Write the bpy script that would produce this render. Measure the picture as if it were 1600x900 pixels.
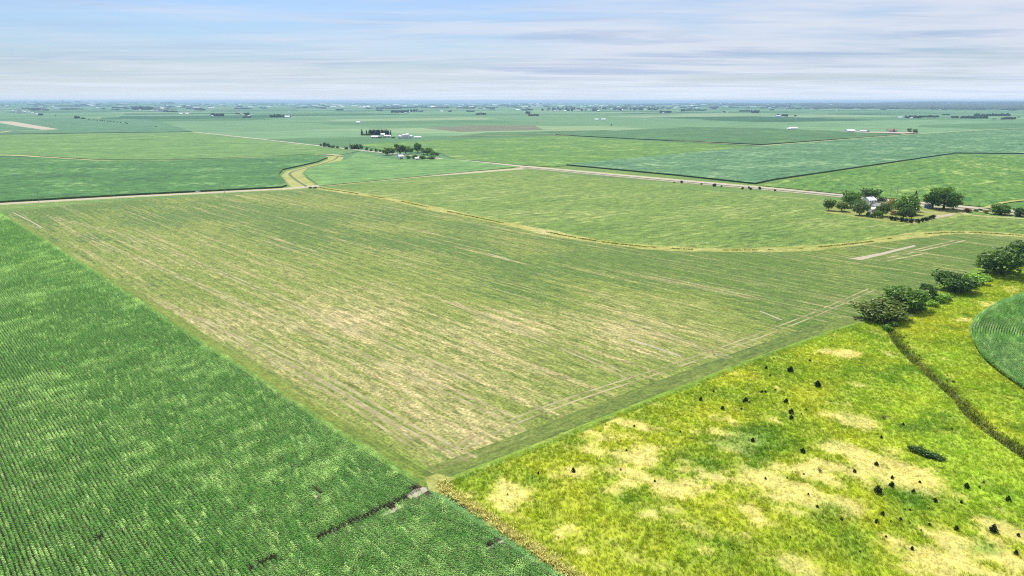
import bpy, bmesh, math, random
import numpy as np
from mathutils import Vector, Matrix
from mathutils.geometry import delaunay_2d_cdt

for _o in list(bpy.data.objects):
    bpy.data.objects.remove(_o)
SC = bpy.context.scene
COL = SC.collection
random.seed(7)
RNG = np.random.default_rng(7)

# ------------------------------------------------------------------ camera
CAM_H = 80.0
FOC = 1081.0                                  # focal length in pixels of a 1600 px wide picture
HORIZON = 158.5
PITCH = math.atan((450 - HORIZON) / FOC)
cam_d = bpy.data.cameras.new('camera')
cam_d.sensor_width = 36.0
cam_d.lens = 36.0 * FOC / 1600.0
cam_d.clip_start = 1.0
cam_d.clip_end = 120000.0
cam = bpy.data.objects.new('camera', cam_d)
COL.objects.link(cam)
cam.location = (0, 0, CAM_H)
cam.rotation_euler = (math.pi / 2 - PITCH, 0, 0)
SC.camera = cam

# ------------------------------------------------------------------ sun, sky, exposure
SUN_EL = math.radians(57)
SUN_AZ = math.radians(-14)                    # clockwise from +Y; the sun stands ahead, a little to the left
SUN_DIR = Vector((math.sin(SUN_AZ) * math.cos(SUN_EL), math.cos(SUN_AZ) * math.cos(SUN_EL), math.sin(SUN_EL)))
sun_d = bpy.data.lights.new('sun', 'SUN')
sun_d.energy = 4.2
sun_d.angle = math.radians(0.5)
sun_d.color = (1.0, 0.955, 0.88)
sun = bpy.data.objects.new('sun', sun_d)
COL.objects.link(sun)
sun.rotation_euler = SUN_DIR.to_track_quat('Z', 'Y').to_euler()

SC.view_settings.view_transform = 'Standard'
SC.view_settings.look = 'None'
SC.view_settings.gamma = 1.0
SC.view_settings.use_curve_mapping = False
SC.view_settings.exposure = 0.60
SC.render.engine = 'CYCLES'
SC.cycles.max_bounces = 5
SC.cycles.diffuse_bounces = 2
SC.cycles.glossy_bounces = 1
SC.cycles.transmission_bounces = 2
SC.cycles.transparent_max_bounces = 8
SC.cycles.volume_bounces = 0
SC.cycles.caustics_reflective = False
SC.cycles.caustics_refractive = False
SC.cycles.use_denoising = False               # the fine grain of crops is the subject
SC.cycles.filter_width = 1.1


class NT:
    """small helper to write node trees"""
    def __init__(s, tree):
        s.t = tree
    def n(s, kind, **kw):
        nd = s.t.nodes.new(kind)
        for k, v in kw.items():
            setattr(nd, k, v)
        return nd
    def put(s, sock, v):
        if isinstance(v, bpy.types.NodeSocket):
            s.t.links.new(v, sock)
        elif v is not None:
            sock.default_value = v
    def math(s, op, a, b=None, c=None, clamp=False):
        nd = s.n('ShaderNodeMath', operation=op, use_clamp=clamp)
        s.put(nd.inputs[0], a)
        if b is not None: s.put(nd.inputs[1], b)
        if c is not None: s.put(nd.inputs[2], c)
        return nd.outputs[0]
    def vmath(s, op, a, b=None):
        nd = s.n('ShaderNodeVectorMath', operation=op)
        s.put(nd.inputs[0], a)
        if b is not None: s.put(nd.inputs[1], b)
        return nd.outputs[0]
    def noise(s, vec, scale, detail=3.0, rough=0.55, dist=0.0):
        nd = s.n('ShaderNodeTexNoise')
        s.put(nd.inputs['Vector'], vec)
        nd.inputs['Scale'].default_value = scale
        nd.inputs['Detail'].default_value = detail
        nd.inputs['Roughness'].default_value = rough
        nd.inputs['Distortion'].default_value = dist
        return nd.outputs[0]
    def rng(s, v, a, b, c=0.0, d=1.0, smooth=False):
        nd = s.n('ShaderNodeMapRange', clamp=True)
        if smooth: nd.interpolation_type = 'SMOOTHSTEP'
        s.put(nd.inputs[0], v)
        for i, q in enumerate((a, b, c, d)):
            s.put(nd.inputs[i + 1], q)
        return nd.outputs[0]
    def mix(s, f, a, b, mode='MIX'):
        nd = s.n('ShaderNodeMix', data_type='RGBA', blend_type=mode)
        s.put(nd.inputs[0], f)
        for sock, v in ((nd.inputs[6], a), (nd.inputs[7], b)):
            if isinstance(v, (tuple, list)) and len(v) == 3:
                v = (*v, 1)
            s.put(sock, v)
        return nd.outputs[2]
    def scale(s, col, v):
        """colour times a grey value"""
        nd = s.n('ShaderNodeVectorMath', operation='SCALE')
        s.put(nd.inputs[0], col if not isinstance(col, tuple) else col[:3])
        s.put(nd.inputs[3], v)
        return nd.outputs[0]


SKY_T = (0.54, 0.66, 0.84)
world = bpy.data.worlds.new('World')
SC.world = world
world.use_nodes = True
world.node_tree.nodes.clear()
W = NT(world.node_tree)
sky = W.n('ShaderNodeTexSky', sky_type='NISHITA', sun_disc=False)
sky.sun_elevation = SUN_EL
sky.sun_rotation = SUN_AZ
sky.altitude = 300
sky.air_density = 1.0
sky.dust_density = 1.6
sky.ozone_density = 2.0
tc = W.n('ShaderNodeTexCoord')
sp = W.n('ShaderNodeSeparateXYZ')
W.put(sp.inputs[0], tc.outputs['Generated'])
zz = W.math('ADD', W.math('MAXIMUM', sp.outputs[2], 0.0), 0.022)
flat = W.n('ShaderNodeCombineXYZ')
W.put(flat.inputs[0], W.math('DIVIDE', sp.outputs[0], zz))
W.put(flat.inputs[1], W.math('DIVIDE', sp.outputs[1], zz))
pl = flat.outputs[0]
c_big = W.noise(W.vmath('ADD', pl, (7.0, 4.0, 0)), 0.16, 4, 0.55, 0.6)
c_str = W.noise(W.vmath('MULTIPLY', pl, (0.5, 1.0, 1)), 0.55, 6, 0.6, 0.5)
c_fin = W.noise(W.vmath('MULTIPLY', pl, (0.5, 1.6, 1)), 1.6, 5, 0.6, 0.4)
cov = W.math('ADD', W.math('MULTIPLY', c_big, 0.75), W.math('MULTIPLY', c_str, 0.5))
cov = W.math('ADD', cov, W.math('MULTIPLY', c_fin, 0.25))
cov = W.math('ADD', cov, W.math('MULTIPLY', sp.outputs[0], 0.16))
mask = W.rng(cov, 0.53, 0.90, 0.0, 0.92, True)
thick = W.rng(W.noise(W.vmath('MULTIPLY', pl, (0.4, 1.1, 1)), 0.45, 5, 0.62, 0.5), 0.45, 0.66, 0, 1, True)
cloud = W.mix(thick, (4.9, 5.2, 5.9), (2.9, 3.6, 5.0))
skyc = W.mix(1.0, sky.outputs[0], (SKY_T[0], SKY_T[1], SKY_T[2]), 'MULTIPLY')
skycol = W.mix(mask, skyc, cloud)
skycol = W.mix(W.rng(sp.outputs[2], -0.02, 0.055, 0.95, 0.0, True), skycol, (6.0, 6.6, 7.5))   # pale air all round the horizon
bg = W.n('ShaderNodeBackground')
W.put(bg.inputs[0], skycol)
bg.inputs[1].default_value = 0.1
wo = W.n('ShaderNodeOutputWorld')
W.t.links.new(bg.outputs[0], wo.inputs[0])


# ------------------------------------------------------------------ measuring helpers
def relief(x, y):
    """low far ridges left and right; flat prairie up to nine kilometres out"""
    d = math.hypot(x, y)
    if d < 9000: return 0.0
    t = min(1.0, (d - 9000) / 13000.0); t = t * t * (3 - 2 * t)
    a = math.atan2(x, y)
    amp = 62 * max(0.0, min(1.0, (-a - 0.12) / 0.5)) + 56 * max(0.0, min(1.0, (a - 0.18) / 0.45))
    amp += 10 * math.sin(a * 23 + 1.3) + 6 * math.sin(a * 51 + .4)
    return t * amp

def ray(px, py):
    v = (py - 450) / FOC; u = (px - 800) / FOC
    return (u, math.cos(PITCH) - v * math.sin(PITCH), -math.sin(PITCH) - v * math.cos(PITCH))

def at(px, py, z=0.0):
    """where the line of sight through a photograph pixel meets level z"""
    u, dy, dz = ray(px, py)
    t = (CAM_H - z) / -dz
    return (u * t, dy * t)

def mpp(px, py):
    """metres per photograph pixel at that ground point"""
    u, dy, dz = ray(px, py)
    return (CAM_H / -dz) / FOC

def to_px(x, y, z=0.0):
    zc = y * math.cos(PITCH) - (z - CAM_H) * math.sin(PITCH)
    yc = y * math.sin(PITCH) + (z - CAM_H) * math.cos(PITCH)
    return 800 + FOC * x / zc, 450 - FOC * yc / zc

def P(pts, z=0.0):
    return [at(a, b, z) for a, b in pts]

def smooth_line(pts, n=6):
    """Catmull-Rom through points"""
    p = [np.array(q, float) for q in pts]
    p = [2 * p[0] - p[1]] + p + [2 * p[-1] - p[-2]]
    out = []
    for i in range(1, len(p) - 2):
        for k in range(n):
            t = k / n
            out.append(0.5 * ((2 * p[i]) + (-p[i-1] + p[i+1]) * t + (2*p[i-1] - 5*p[i] + 4*p[i+1] - p[i+2]) * t*t + (-p[i-1] + 3*p[i] - 3*p[i+1] + p[i+2]) * t**3))
    out.append(p[-2])
    return [tuple(q) for q in out]

def inside(poly, x, y):
    """vectorised point in polygon"""
    x = np.asarray(x); y = np.asarray(y)
    r = np.zeros(x.shape, bool)
    n = len(poly)
    for i in range(n):
        x1, y1 = poly[i]; x2, y2 = poly[(i + 1) % n]
        if y1 == y2: continue
        c = ((y1 > y) != (y2 > y)) & (x < (x2 - x1) * (y - y1) / (y2 - y1) + x1)
        r ^= c
    return r

def vnoise(x, y, seed=0):
    xi = np.floor(x).astype(np.int64); yi = np.floor(y).astype(np.int64)
    fx = x - xi; fy = y - yi
    fx = fx * fx * (3 - 2 * fx); fy = fy * fy * (3 - 2 * fy)
    def h(a, b):
        n = (a * 374761393 + b * 668265263 + seed * 1442695041) & 0x7fffffff
        n = ((n ^ (n >> 13)) * 1274126177) & 0x7fffffff
        return ((n ^ (n >> 16)) & 0xffff) / 65535.0
    return (h(xi, yi) * (1 - fx) + h(xi + 1, yi) * fx) * (1 - fy) + (h(xi, yi + 1) * (1 - fx) + h(xi + 1, yi + 1) * fx) * fy

def fbm(x, y, seed=0, oct=4):
    r = 0; a = 0.5; s = 0
    for i in range(oct):
        r = r + a * vnoise(x * 2 ** i, y * 2 ** i, seed + i * 17); s += a; a *= 0.55
    return r / s

def sstep(v, a, b):
    t = np.clip((v - a) / (b - a), 0, 1)
    return t * t * (3 - 2 * t)


# ------------------------------------------------------------------ object helpers
def link(o, parent=None):
    COL.objects.link(o)
    if parent is not None: o.parent = parent
    return o

def mesh_obj(name, verts, faces, mat, parent=None, smooth=False):
    me = bpy.data.meshes.new(name)
    me.from_pydata([tuple(v) for v in verts], [], [tuple(f) for f in faces])
    for m in (mat if isinstance(mat, (list, tuple)) else [mat]):
        me.materials.append(m)
    if smooth:
        me.polygons.foreach_set('use_smooth', [True] * len(me.polygons))
    me.update()
    return link(bpy.data.objects.new(name, me), parent)

def thing(name, label, cat, loc=(0, 0, 0), rz=0.0, group=None, scale=None):
    o = bpy.data.objects.new(name, None)
    o.empty_display_size = 0.5
    o.location = loc; o.rotation_euler = (0, 0, rz)
    if scale: o.scale = scale
    tag(o, label, cat, group)
    return link(o)

def tag(o, label, cat, group=None):
    o['label'] = label; o['category'] = cat
    if group: o['group'] = group
    return o

def kind(o, k):
    o['kind'] = k
    return o

def C(r, g, b, f=2.0):
    """albedo that photographs as this sRGB colour in full daylight"""
    def l(c):
        c /= 255.0
        return c / 12.92 if c <= 0.04045 else ((c + 0.055) / 1.055) ** 2.4
    return (l(r) / f, l(g) / f, l(b) / f)

def new_mat(name):
    m = bpy.data.materials.new(name)
    m.use_nodes = True
    m.node_tree.nodes.clear()
    N = NT(m.node_tree)
    out = N.n('ShaderNodeOutputMaterial')
    return m, N, out

def plain(name, col, rough=0.7, grain=0.15, gscale=1.5, metal=0.0):
    m, N, out = new_mat(name)
    t = N.n('ShaderNodeTexCoord')
    g = N.noise(t.outputs['Object'], gscale, 4)
    b = N.n('ShaderNodeBsdfPrincipled')
    N.put(b.inputs['Base Color'], N.scale(col, N.rng(g, 0.3, 0.7, 1 - grain, 1 + grain)))
    b.inputs['Roughness'].default_value = rough
    b.inputs['Metallic'].default_value = metal
    N.t.links.new(b.outputs[0], out.inputs[0])
    return m

ROW_A = math.atan2(at(20, 327)[1] - at(675, 745)[1], at(20, 327)[0] - at(675, 745)[0])   # direction of the crop rows
ROAD_A = math.atan2(at(450, 294)[1] - at(0, 318)[1], at(450, 294)[0] - at(0, 318)[0])

def field_mat(name, base, pale, dark, along=30.0, across=3.0, pale_lo=0.5, pale_hi=0.68, grain=0.35, wave=(7.0, 2.5), wave_amt=0.3, extra=None, bump=0.5, angle=0.0, lines=None):
    """crop or grass seen from the air: long streaks along local X, wind waves, fine grain. All in metres."""
    m, N, out = new_mat(name)
    t = N.n('ShaderNodeTexCoord')
    mp = N.n('ShaderNodeMapping')
    mp.inputs['Rotation'].default_value = (0, 0, angle)
    N.put(mp.inputs[0], t.outputs['Object'])
    co = mp.outputs[0]
    big = N.noise(N.vmath('MULTIPLY', co, (0.6, 1, 1)), 1 / 55.0, 3, 0.55, 0.4)
    streak = N.noise(N.vmath('MULTIPLY', co, (1 / along, 1 / across, 0)), 1.0, 3, 0.6)
    wv = N.noise(N.vmath('MULTIPLY', co, (1 / wave[0], 1 / wave[1], 0)), 1.0, 4, 0.65, 0.8)
    fine = N.noise(co, 1 / 0.9, 3, 0.7)
    v = N.math('ADD', N.math('MULTIPLY', big, 0.5), N.math('MULTIPLY', streak, 0.5))
    v = N.math('ADD', v, N.math('MULTIPLY', N.math('SUBTRACT', wv, 0.5), 0.35))
    if extra:                                   # an attribute on the sheet that says where the pale patches are
        a = N.n('ShaderNodeAttribute', attribute_name=extra)
        v = N.math('ADD', v, N.math('MULTIPLY', N.math('SUBTRACT', a.outputs['Fac'], 0.5), 0.38))
    c = N.mix(N.rng(v, pale_lo, pale_hi, 0, 1, True), base, pale)
    c = N.mix(N.rng(v, pale_lo - 0.16, pale_lo - 0.02, 1, 0, True), c, dark)
    if lines:                                   # straight swaths left by machines along the rows
        ln = N.noise(N.vmath('MULTIPLY', co, (1 / 260.0, 1 / lines[0], 0)), 1.0, 2, 0.5)
        l2 = N.noise(N.vmath('MULTIPLY', co, (1 / 120.0, 1 / (lines[0] * .45), 0)), 1.0, 2, 0.5)
        brk = N.noise(N.vmath('MULTIPLY', co, (1 / 26.0, 1 / 12.0, 0)), 1.0, 3, 0.6)
        f1 = N.math('MULTIPLY', N.rng(ln, 0.56, 0.70), N.rng(brk, 0.36, 0.62))
        c = N.mix(N.math('MULTIPLY', f1, lines[1]), c, pale)
        c = N.mix(N.math('MULTIPLY', N.rng(l2, 0.58, 0.68), lines[1] * .55), c, pale)
        c = N.mix(N.math('MULTIPLY', N.rng(l2, 0.42, 0.32), lines[1] * .7), c, dark)
    k = N.math('MULTIPLY', N.rng(wv, 0.3, 0.7, 1 - wave_amt, 1 + wave_amt), N.rng(fine, 0.3, 0.7, 1 - grain, 1 + grain))
    b = N.n('ShaderNodeBsdfPrincipled')
    N.put(b.inputs['Base Color'], N.scale(c, k))
    b.inputs['Roughness'].default_value = 0.85
    b.inputs['Specular IOR Level'].default_value = 0.2
    if bump:
        bp = N.n('ShaderNodeBump')
        bp.inputs['Strength'].default_value = bump
        bp.inputs['Distance'].default_value = 0.6
        N.put(bp.inputs['Height'], N.math('ADD', N.math('MULTIPLY', fine, 0.5), wv))
        N.put(b.inputs['Normal'], bp.outputs[0])
    N.t.links.new(b.outputs[0], out.inputs[0])
    return m

def sheet(name, poly, mat, z=0.0, rot=0.0, step=None, attr=None, holes=()):
    """one flat sheet filling a ground polygon; with step it carries inner points that can hold an attribute"""
    cx = sum(p[0] for p in poly) / len(poly); cy = sum(p[1] for p in poly) / len(poly)
    vs = [Vector(p) for p in poly]
    edges = []; faces = [list(range(len(poly)))]
    if step:
        xs = [p[0] for p in poly]; ys = [p[1] for p in poly]
        gx, gy = np.meshgrid(np.arange(min(xs), max(xs), step), np.arange(min(ys), max(ys), step))
        gx = gx.ravel() + RNG.uniform(-.3, .3, gx.size) * step; gy = gy.ravel() + RNG.uniform(-.3, .3, gy.size) * step
        k = inside(poly, gx, gy)
        vs += [Vector((float(a), float(b))) for a, b in zip(gx[k], gy[k])]
    ov, oe, of, *_ = delaunay_2d_cdt(vs, edges, faces, 1, 1e-3)
    ca, sa = math.cos(-rot), math.sin(-rot)
    verts = [((v.x - cx) * ca - (v.y - cy) * sa, (v.x - cx) * sa + (v.y - cy) * ca, 0.0) for v in ov]
    fs = []
    for f in of:
        a, b, c = (ov[i] for i in f[:3])
        fs.append(f if (b.x - a.x) * (c.y - a.y) - (b.y - a.y) * (c.x - a.x) > 0 else f[::-1])
    o = mesh_obj(name, verts, fs, mat)
    o.location = (cx, cy, z); o.rotation_euler = (0, 0, rot)
    if attr:
        nm, fn = attr
        x = np.array([v.x for v in ov]); y = np.array([v.y for v in ov])
        a = o.data.attributes.new(nm, 'FLOAT', 'POINT')
        a.data.foreach_set('value', np.asarray(fn(x, y), np.float32))
    return kind(o, 'structure')

def ribbon(name, pts, width, mat, z, closed=False):
    """a strip of ground along a line; width in metres, single value or one per point"""
    n = len(pts)
    ws = width if isinstance(width, (list, tuple)) else [width] * n
    vs = []
    for i in range(n):
        a = pts[max(0, i - 1)]; b = pts[min(n - 1, i + 1)]
        d = Vector((b[0] - a[0], b[1] - a[1])).normalized()
        q = Vector((-d.y, d.x)) * ws[i] * 0.5
        vs += [(pts[i][0] - q.x, pts[i][1] - q.y, z), (pts[i][0] + q.x, pts[i][1] + q.y, z)]
    fs = [(2 * i, 2 * i + 2, 2 * i + 3, 2 * i + 1) for i in range(n - 1)]
    return kind(mesh_obj(name, vs, fs, mat), 'structure')

def slab(name, poly, h, mats, rot=0.0):
    """standing crop too far off to see its plants: a closed block with its canopy on top and its edges as walls"""
    cx = sum(p[0] for p in poly) / len(poly); cy = sum(p[1] for p in poly) / len(poly)
    ar = sum(poly[i][0] * poly[(i + 1) % len(poly)][1] - poly[(i + 1) % len(poly)][0] * poly[i][1] for i in range(len(poly)))
    if ar < 0: poly = poly[::-1]
    n = len(poly)
    ca, sa = math.cos(-rot), math.sin(-rot)
    L = lambda p: ((p[0] - cx) * ca - (p[1] - cy) * sa, (p[0] - cx) * sa + (p[1] - cy) * ca)
    vs = [(*L(p), 0.0) for p in poly] + [(*L(p), h) for p in poly]
    fs = [(i, (i + 1) % n, n + (i + 1) % n, n + i) for i in range(n)]
    mi = [1] * n
    ov, oe, of, *_ = delaunay_2d_cdt([Vector(L(p)) for p in poly], [], [list(range(n))], 1, 1e-3)
    base = len(vs)
    vs += [(v.x, v.y, h) for v in ov]
    for f in of:
        a, b, c = (ov[i] for i in f[:3])
        f = f if (b.x - a.x) * (c.y - a.y) - (b.y - a.y) * (c.x - a.x) > 0 else f[::-1]
        fs.append([base + i for i in f]); mi.append(0)
    o = mesh_obj(name, vs, fs, mats)
    o.data.polygons.foreach_set('material_index', mi)
    o.location = (cx, cy, 0); o.rotation_euler = (0, 0, rot)
    return kind(o, 'structure')

_src = {}
def scatter(name, x, y, z, rot, scl, idx, sources, attrs=None):
    """one object whose geometry nodes set a plant at every point"""
    n = len(x)
    me = bpy.data.meshes.new(name)
    me.vertices.add(n)
    co = np.empty((n, 3), np.float32); co[:, 0] = x; co[:, 1] = y; co[:, 2] = z
    me.vertices.foreach_set('co', co.ravel())
    def put(nm, typ, arr):
        a = me.attributes.new(nm, typ, 'POINT')
        a.data.foreach_set('vector' if typ == 'FLOAT_VECTOR' else 'value', np.asarray(arr, np.int32 if typ == 'INT' else np.float32).ravel())
    rv = np.zeros((n, 3), np.float32); rv[:, 2] = rot
    put('rot', 'FLOAT_VECTOR', rv); put('pick', 'INT', idx)
    s = np.asarray(scl, np.float32)
    if s.ndim == 1: s = np.repeat(s[:, None], 3, 1)
    put('scl', 'FLOAT_VECTOR', s)
    for k, v in (attrs or {}).items():
        put(k, 'FLOAT', v)
    o = link(bpy.data.objects.new(name, me))
    g = bpy.data.node_groups.new(name + '_nodes', 'GeometryNodeTree')
    g.interface.new_socket('Geometry', in_out='INPUT', socket_type='NodeSocketGeometry')
    g.interface.new_socket('Geometry', in_out='OUTPUT', socket_type='NodeSocketGeometry')
    N = NT(g)
    gi = N.n('NodeGroupInput'); go = N.n('NodeGroupOutput')
    iop = N.n('GeometryNodeInstanceOnPoints')
    gti = N.n('GeometryNodeGeometryToInstance')
    for so in reversed(sources):
        oi = N.n('GeometryNodeObjectInfo')
        oi.inputs['Object'].default_value = so
        g.links.new(oi.outputs['Geometry'], gti.inputs[0])
    def named(nm, typ):
        a = N.n('GeometryNodeInputNamedAttribute', data_type=typ)
        a.inputs['Name'].default_value = nm
        return a.outputs[0]
    g.links.new(gi.outputs[0], iop.inputs['Points'])
    g.links.new(gti.outputs[0], iop.inputs['Instance'])
    iop.inputs['Pick Instance'].default_value = True
    g.links.new(named('pick', 'INT'), iop.inputs['Instance Index'])
    g.links.new(named('rot', 'FLOAT_VECTOR'), iop.inputs['Rotation'])
    g.links.new(named('scl', 'FLOAT_VECTOR'), iop.inputs['Scale'])
    g.links.new(iop.outputs[0], go.inputs[0])
    md = o.modifiers.new('plants', 'NODES'); md.node_group = g
    return kind(o, 'stuff')

def source(name, verts, faces, mat):
    me = bpy.data.meshes.new(name)
    me.from_pydata(verts, [], faces)
    for m in (mat if isinstance(mat, (list, tuple)) else [mat]): me.materials.append(m)
    return bpy.data.objects.new(name, me)

# ------------------------------------------------------------------ materials
def leaf_mat(name, tint_amt=0.45, trans=0.3, rough=0.5, spec=0.3):
    """foliage: colour comes from the object's own colour, varied leaf by leaf"""
    m, N, out = new_mat(name)
    oi = N.n('ShaderNodeObjectInfo')
    a = N.n('ShaderNodeAttribute', attribute_name='tint')
    k = N.rng(a.outputs['Fac'], 0, 1, 1 - tint_amt, 1 + tint_amt)
    c = N.scale(oi.outputs['Color'], k)
    hs = N.n('ShaderNodeHueSaturation')
    N.put(hs.inputs['Color'], c)
    N.put(hs.inputs['Hue'], N.rng(a.outputs['Fac'], 0, 1, 0.515, 0.485))
    b = N.n('ShaderNodeBsdfPrincipled')
    N.put(b.inputs['Base Color'], hs.outputs[0])
    b.inputs['Roughness'].default_value = rough
    b.inputs['Specular IOR Level'].default_value = spec
    tr = N.n('ShaderNodeBsdfTranslucent')
    N.put(tr.inputs[0], N.mix(1.0, hs.outputs[0], (1.1, 1.25, 0.5), 'MULTIPLY'))
    mx = N.n('ShaderNodeMixShader'); mx.inputs[0].default_value = trans
    N.t.links.new(b.outputs[0], mx.inputs[1]); N.t.links.new(tr.outputs[0], mx.inputs[2])
    N.t.links.new(mx.outputs[0], out.inputs[0])
    return m

def crop_leaf_mat(name, dark, pale, attr='pale', trans=0.35, rough=0.5, spec=0.25):
    m, N, out = new_mat(name)
    a = N.n('ShaderNodeAttribute', attribute_name=attr, attribute_type='INSTANCER')
    t = N.n('ShaderNodeAttribute', attribute_name='tint')
    c = N.mix(a.outputs['Fac'], dark, pale)
    c = N.scale(c, N.rng(t.outputs['Fac'], 0, 1, 0.4, 1.6))
    b = N.n('ShaderNodeBsdfPrincipled')
    N.put(b.inputs['Base Color'], c)
    b.inputs['Roughness'].default_value = rough
    b.inputs['Specular IOR Level'].default_value = spec
    tr = N.n('ShaderNodeBsdfTranslucent'); N.put(tr.inputs[0], N.mix(1.0, c, (1.1, 1.2, 0.6), 'MULTIPLY'))
    mx = N.n('ShaderNodeMixShader'); mx.inputs[0].default_value = trans
    N.t.links.new(b.outputs[0], mx.inputs[1]); N.t.links.new(tr.outputs[0], mx.inputs[2])
    N.t.links.new(mx.outputs[0], out.inputs[0])
    return m

def meadow_mat(name, typ):
    m, N, out = new_mat(name)
    A = lambda n: N.n('ShaderNodeAttribute', attribute_name=n, attribute_type=typ).outputs['Fac']
    g = N.n('ShaderNodeNewGeometry')
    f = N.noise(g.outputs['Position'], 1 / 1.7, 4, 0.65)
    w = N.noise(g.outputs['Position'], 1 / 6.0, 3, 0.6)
    c = N.mix(A('yellow'), C(142, 166, 36, 0.84), C(180, 186, 44, 0.84))
    c = N.mix(A('lime'), c, C(168, 196, 52, 0.95))
    c = N.mix(A('straw'), c, C(222, 212, 120, 0.95))
    c = N.mix(A('lush'), c, C(110, 156, 40, 1.0))
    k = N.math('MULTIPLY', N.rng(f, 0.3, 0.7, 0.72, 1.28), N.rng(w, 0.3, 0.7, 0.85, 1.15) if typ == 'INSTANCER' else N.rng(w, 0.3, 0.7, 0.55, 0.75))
    if typ == 'INSTANCER':
        k = N.math('MULTIPLY', k, N.rng(A('shade'), 0, 1, 0.7, 1.3))
    b = N.n('ShaderNodeBsdfPrincipled')
    N.put(b.inputs['Base Color'], N.scale(c, k))
    b.inputs['Roughness'].default_value = 0.8
    b.inputs['Specular IOR Level'].default_value = 0.2
    sh = b.outputs[0]
    if typ == 'INSTANCER':
        tr = N.n('ShaderNodeBsdfTranslucent'); N.put(tr.inputs[0], N.scale(c, k))
        mx = N.n('ShaderNodeMixShader'); mx.inputs[0].default_value = 0.35
        N.t.links.new(sh, mx.inputs[1]); N.t.links.new(tr.outputs[0], mx.inputs[2])
        sh = mx.outputs[0]
    N.t.links.new(sh, out.inputs[0])
    return m

M = {}
M['leaf'] = leaf_mat('broadleaf_foliage')
M['needle'] = leaf_mat('needle_foliage', 0.4, 0.08, 0.6, 0.2)
M['bark'] = plain('bark', C(105, 88, 68), 0.9, 0.3, 3)
M['corn'] = crop_leaf_mat('corn_leaf', C(80, 142, 42, 0.90), C(182, 218, 126, 0.83))
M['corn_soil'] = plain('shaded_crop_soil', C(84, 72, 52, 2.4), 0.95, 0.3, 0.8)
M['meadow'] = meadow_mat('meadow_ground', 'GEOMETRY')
M['meadow_blade'] = meadow_mat('meadow_blades', 'INSTANCER')
M['soil'] = plain('dry_bare_soil', C(214, 204, 172), 0.95, 0.18, 0.6)
M['gravel'] = plain('pale_gravel', C(218, 206, 182), 0.9, 0.12, 0.3)
M['gravel_far'] = plain('farm_yard_gravel', C(214, 200, 172), 0.9, 0.15, 0.2)
M['verge'] = plain('dry_verge_grass', C(206, 204, 128), 0.9, 0.25, 0.25)
M['ditch'] = plain('ditch_grass', C(104, 122, 66), 0.9, 0.4, 0.3)
M['white'] = plain('white_painted_boards', (0.84, 0.84, 0.83), 0.6, 0.05, 0.5)
M['cream'] = plain('cream_siding', (0.62, 0.57, 0.46), 0.7, 0.08, 0.5)
M['steel'] = plain('galvanised_steel', (0.62, 0.64, 0.66), 0.45, 0.08, 0.6, 0.3)
M['concrete'] = plain('pale_concrete', (0.78, 0.77, 0.74), 0.85, 0.1, 0.4)
M['grey_roof'] = plain('grey_shingle_roof', (0.28, 0.28, 0.29), 0.8, 0.15, 0.6)
M['brown_roof'] = plain('weathered_brown_roof', (0.26, 0.17, 0.11), 0.8, 0.2, 0.6)
M['white_roof'] = plain('white_metal_roof', (0.75, 0.76, 0.78), 0.5, 0.05, 0.6)
M['red'] = plain('faded_red_boards', (0.32, 0.09, 0.06), 0.75, 0.15, 0.6)
M['blue'] = plain('blue_painted_metal', (0.06, 0.12, 0.42), 0.5, 0.1, 0.6)
M['glass'] = plain('dark_window_glass', (0.03, 0.04, 0.05), 0.1, 0.05, 1)
M['tyre'] = plain('tyre_rubber', (0.03, 0.03, 0.03), 0.9, 0.1, 4)
M['silver'] = plain('silver_car_paint', (0.5, 0.51, 0.53), 0.3, 0.03, 1, 0.4)
M['pole'] = plain('weathered_pole_wood', C(196, 188, 168), 0.9, 0.2, 2)
M['water'] = plain('dull_creek_water', (0.10, 0.11, 0.10), 0.12, 0.1, 0.2)

# field surfaces (the pixel colours are what the crop photographs as in daylight)
M['hay'] = field_mat('mown_field', C(141, 158, 66, 1.76), C(211, 194, 137, 1.72), C(104, 136, 50, 1.78), 90, 2.2, 0.475, 0.775, 0.6, (6, 2.0), 0.38, 'tan', 0.8, lines=(4.5, 0.78))
M['hay_up'] = field_mat('upper_field', C(126, 158, 62, 1.85), C(174, 186, 104, 1.85), C(94, 136, 48, 1.85), 80, 5, 0.48, 0.68, 0.6, (9, 3.5), 0.45, None, 0.8)
M['corn_top'] = field_mat('corn_canopy', C(76, 138, 54, 1.85), C(162, 200, 124, 1.85), C(48, 104, 40, 1.85), 14, 6, 0.53, 0.70, 0.5, (9, 4), 0.5, None, 0.8)
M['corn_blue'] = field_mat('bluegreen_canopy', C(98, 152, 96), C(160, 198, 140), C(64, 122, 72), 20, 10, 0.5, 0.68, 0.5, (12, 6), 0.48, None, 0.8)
M['bean_bright'] = field_mat('bright_bean_canopy', C(108, 158, 56), C(168, 200, 98), C(70, 132, 44), 40, 14, 0.51, 0.68, 0.45, (14, 6), 0.42, None, 0.8)
M['bean_mid'] = field_mat('mid_bean_canopy', C(116, 164, 74), C(152, 190, 98), C(82, 140, 60), 60, 18, 0.51, 0.68, 0.4, (16, 7), 0.36, None, 0.6)
M['bean_soft'] = field_mat('soft_bean_canopy', C(120, 172, 84), C(150, 196, 104), C(84, 146, 68), 70, 20, 0.51, 0.68, 0.4, (16, 7), 0.34, None, 0.6)
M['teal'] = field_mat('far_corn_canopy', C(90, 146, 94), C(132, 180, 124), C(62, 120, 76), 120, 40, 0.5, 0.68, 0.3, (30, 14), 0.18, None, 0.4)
M['teal_dark'] = field_mat('far_dark_canopy', C(82, 136, 72), C(116, 164, 88), C(62, 116, 60), 120, 40, 0.5, 0.68, 0.3, (30, 14), 0.18, None, 0.4)
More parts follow.
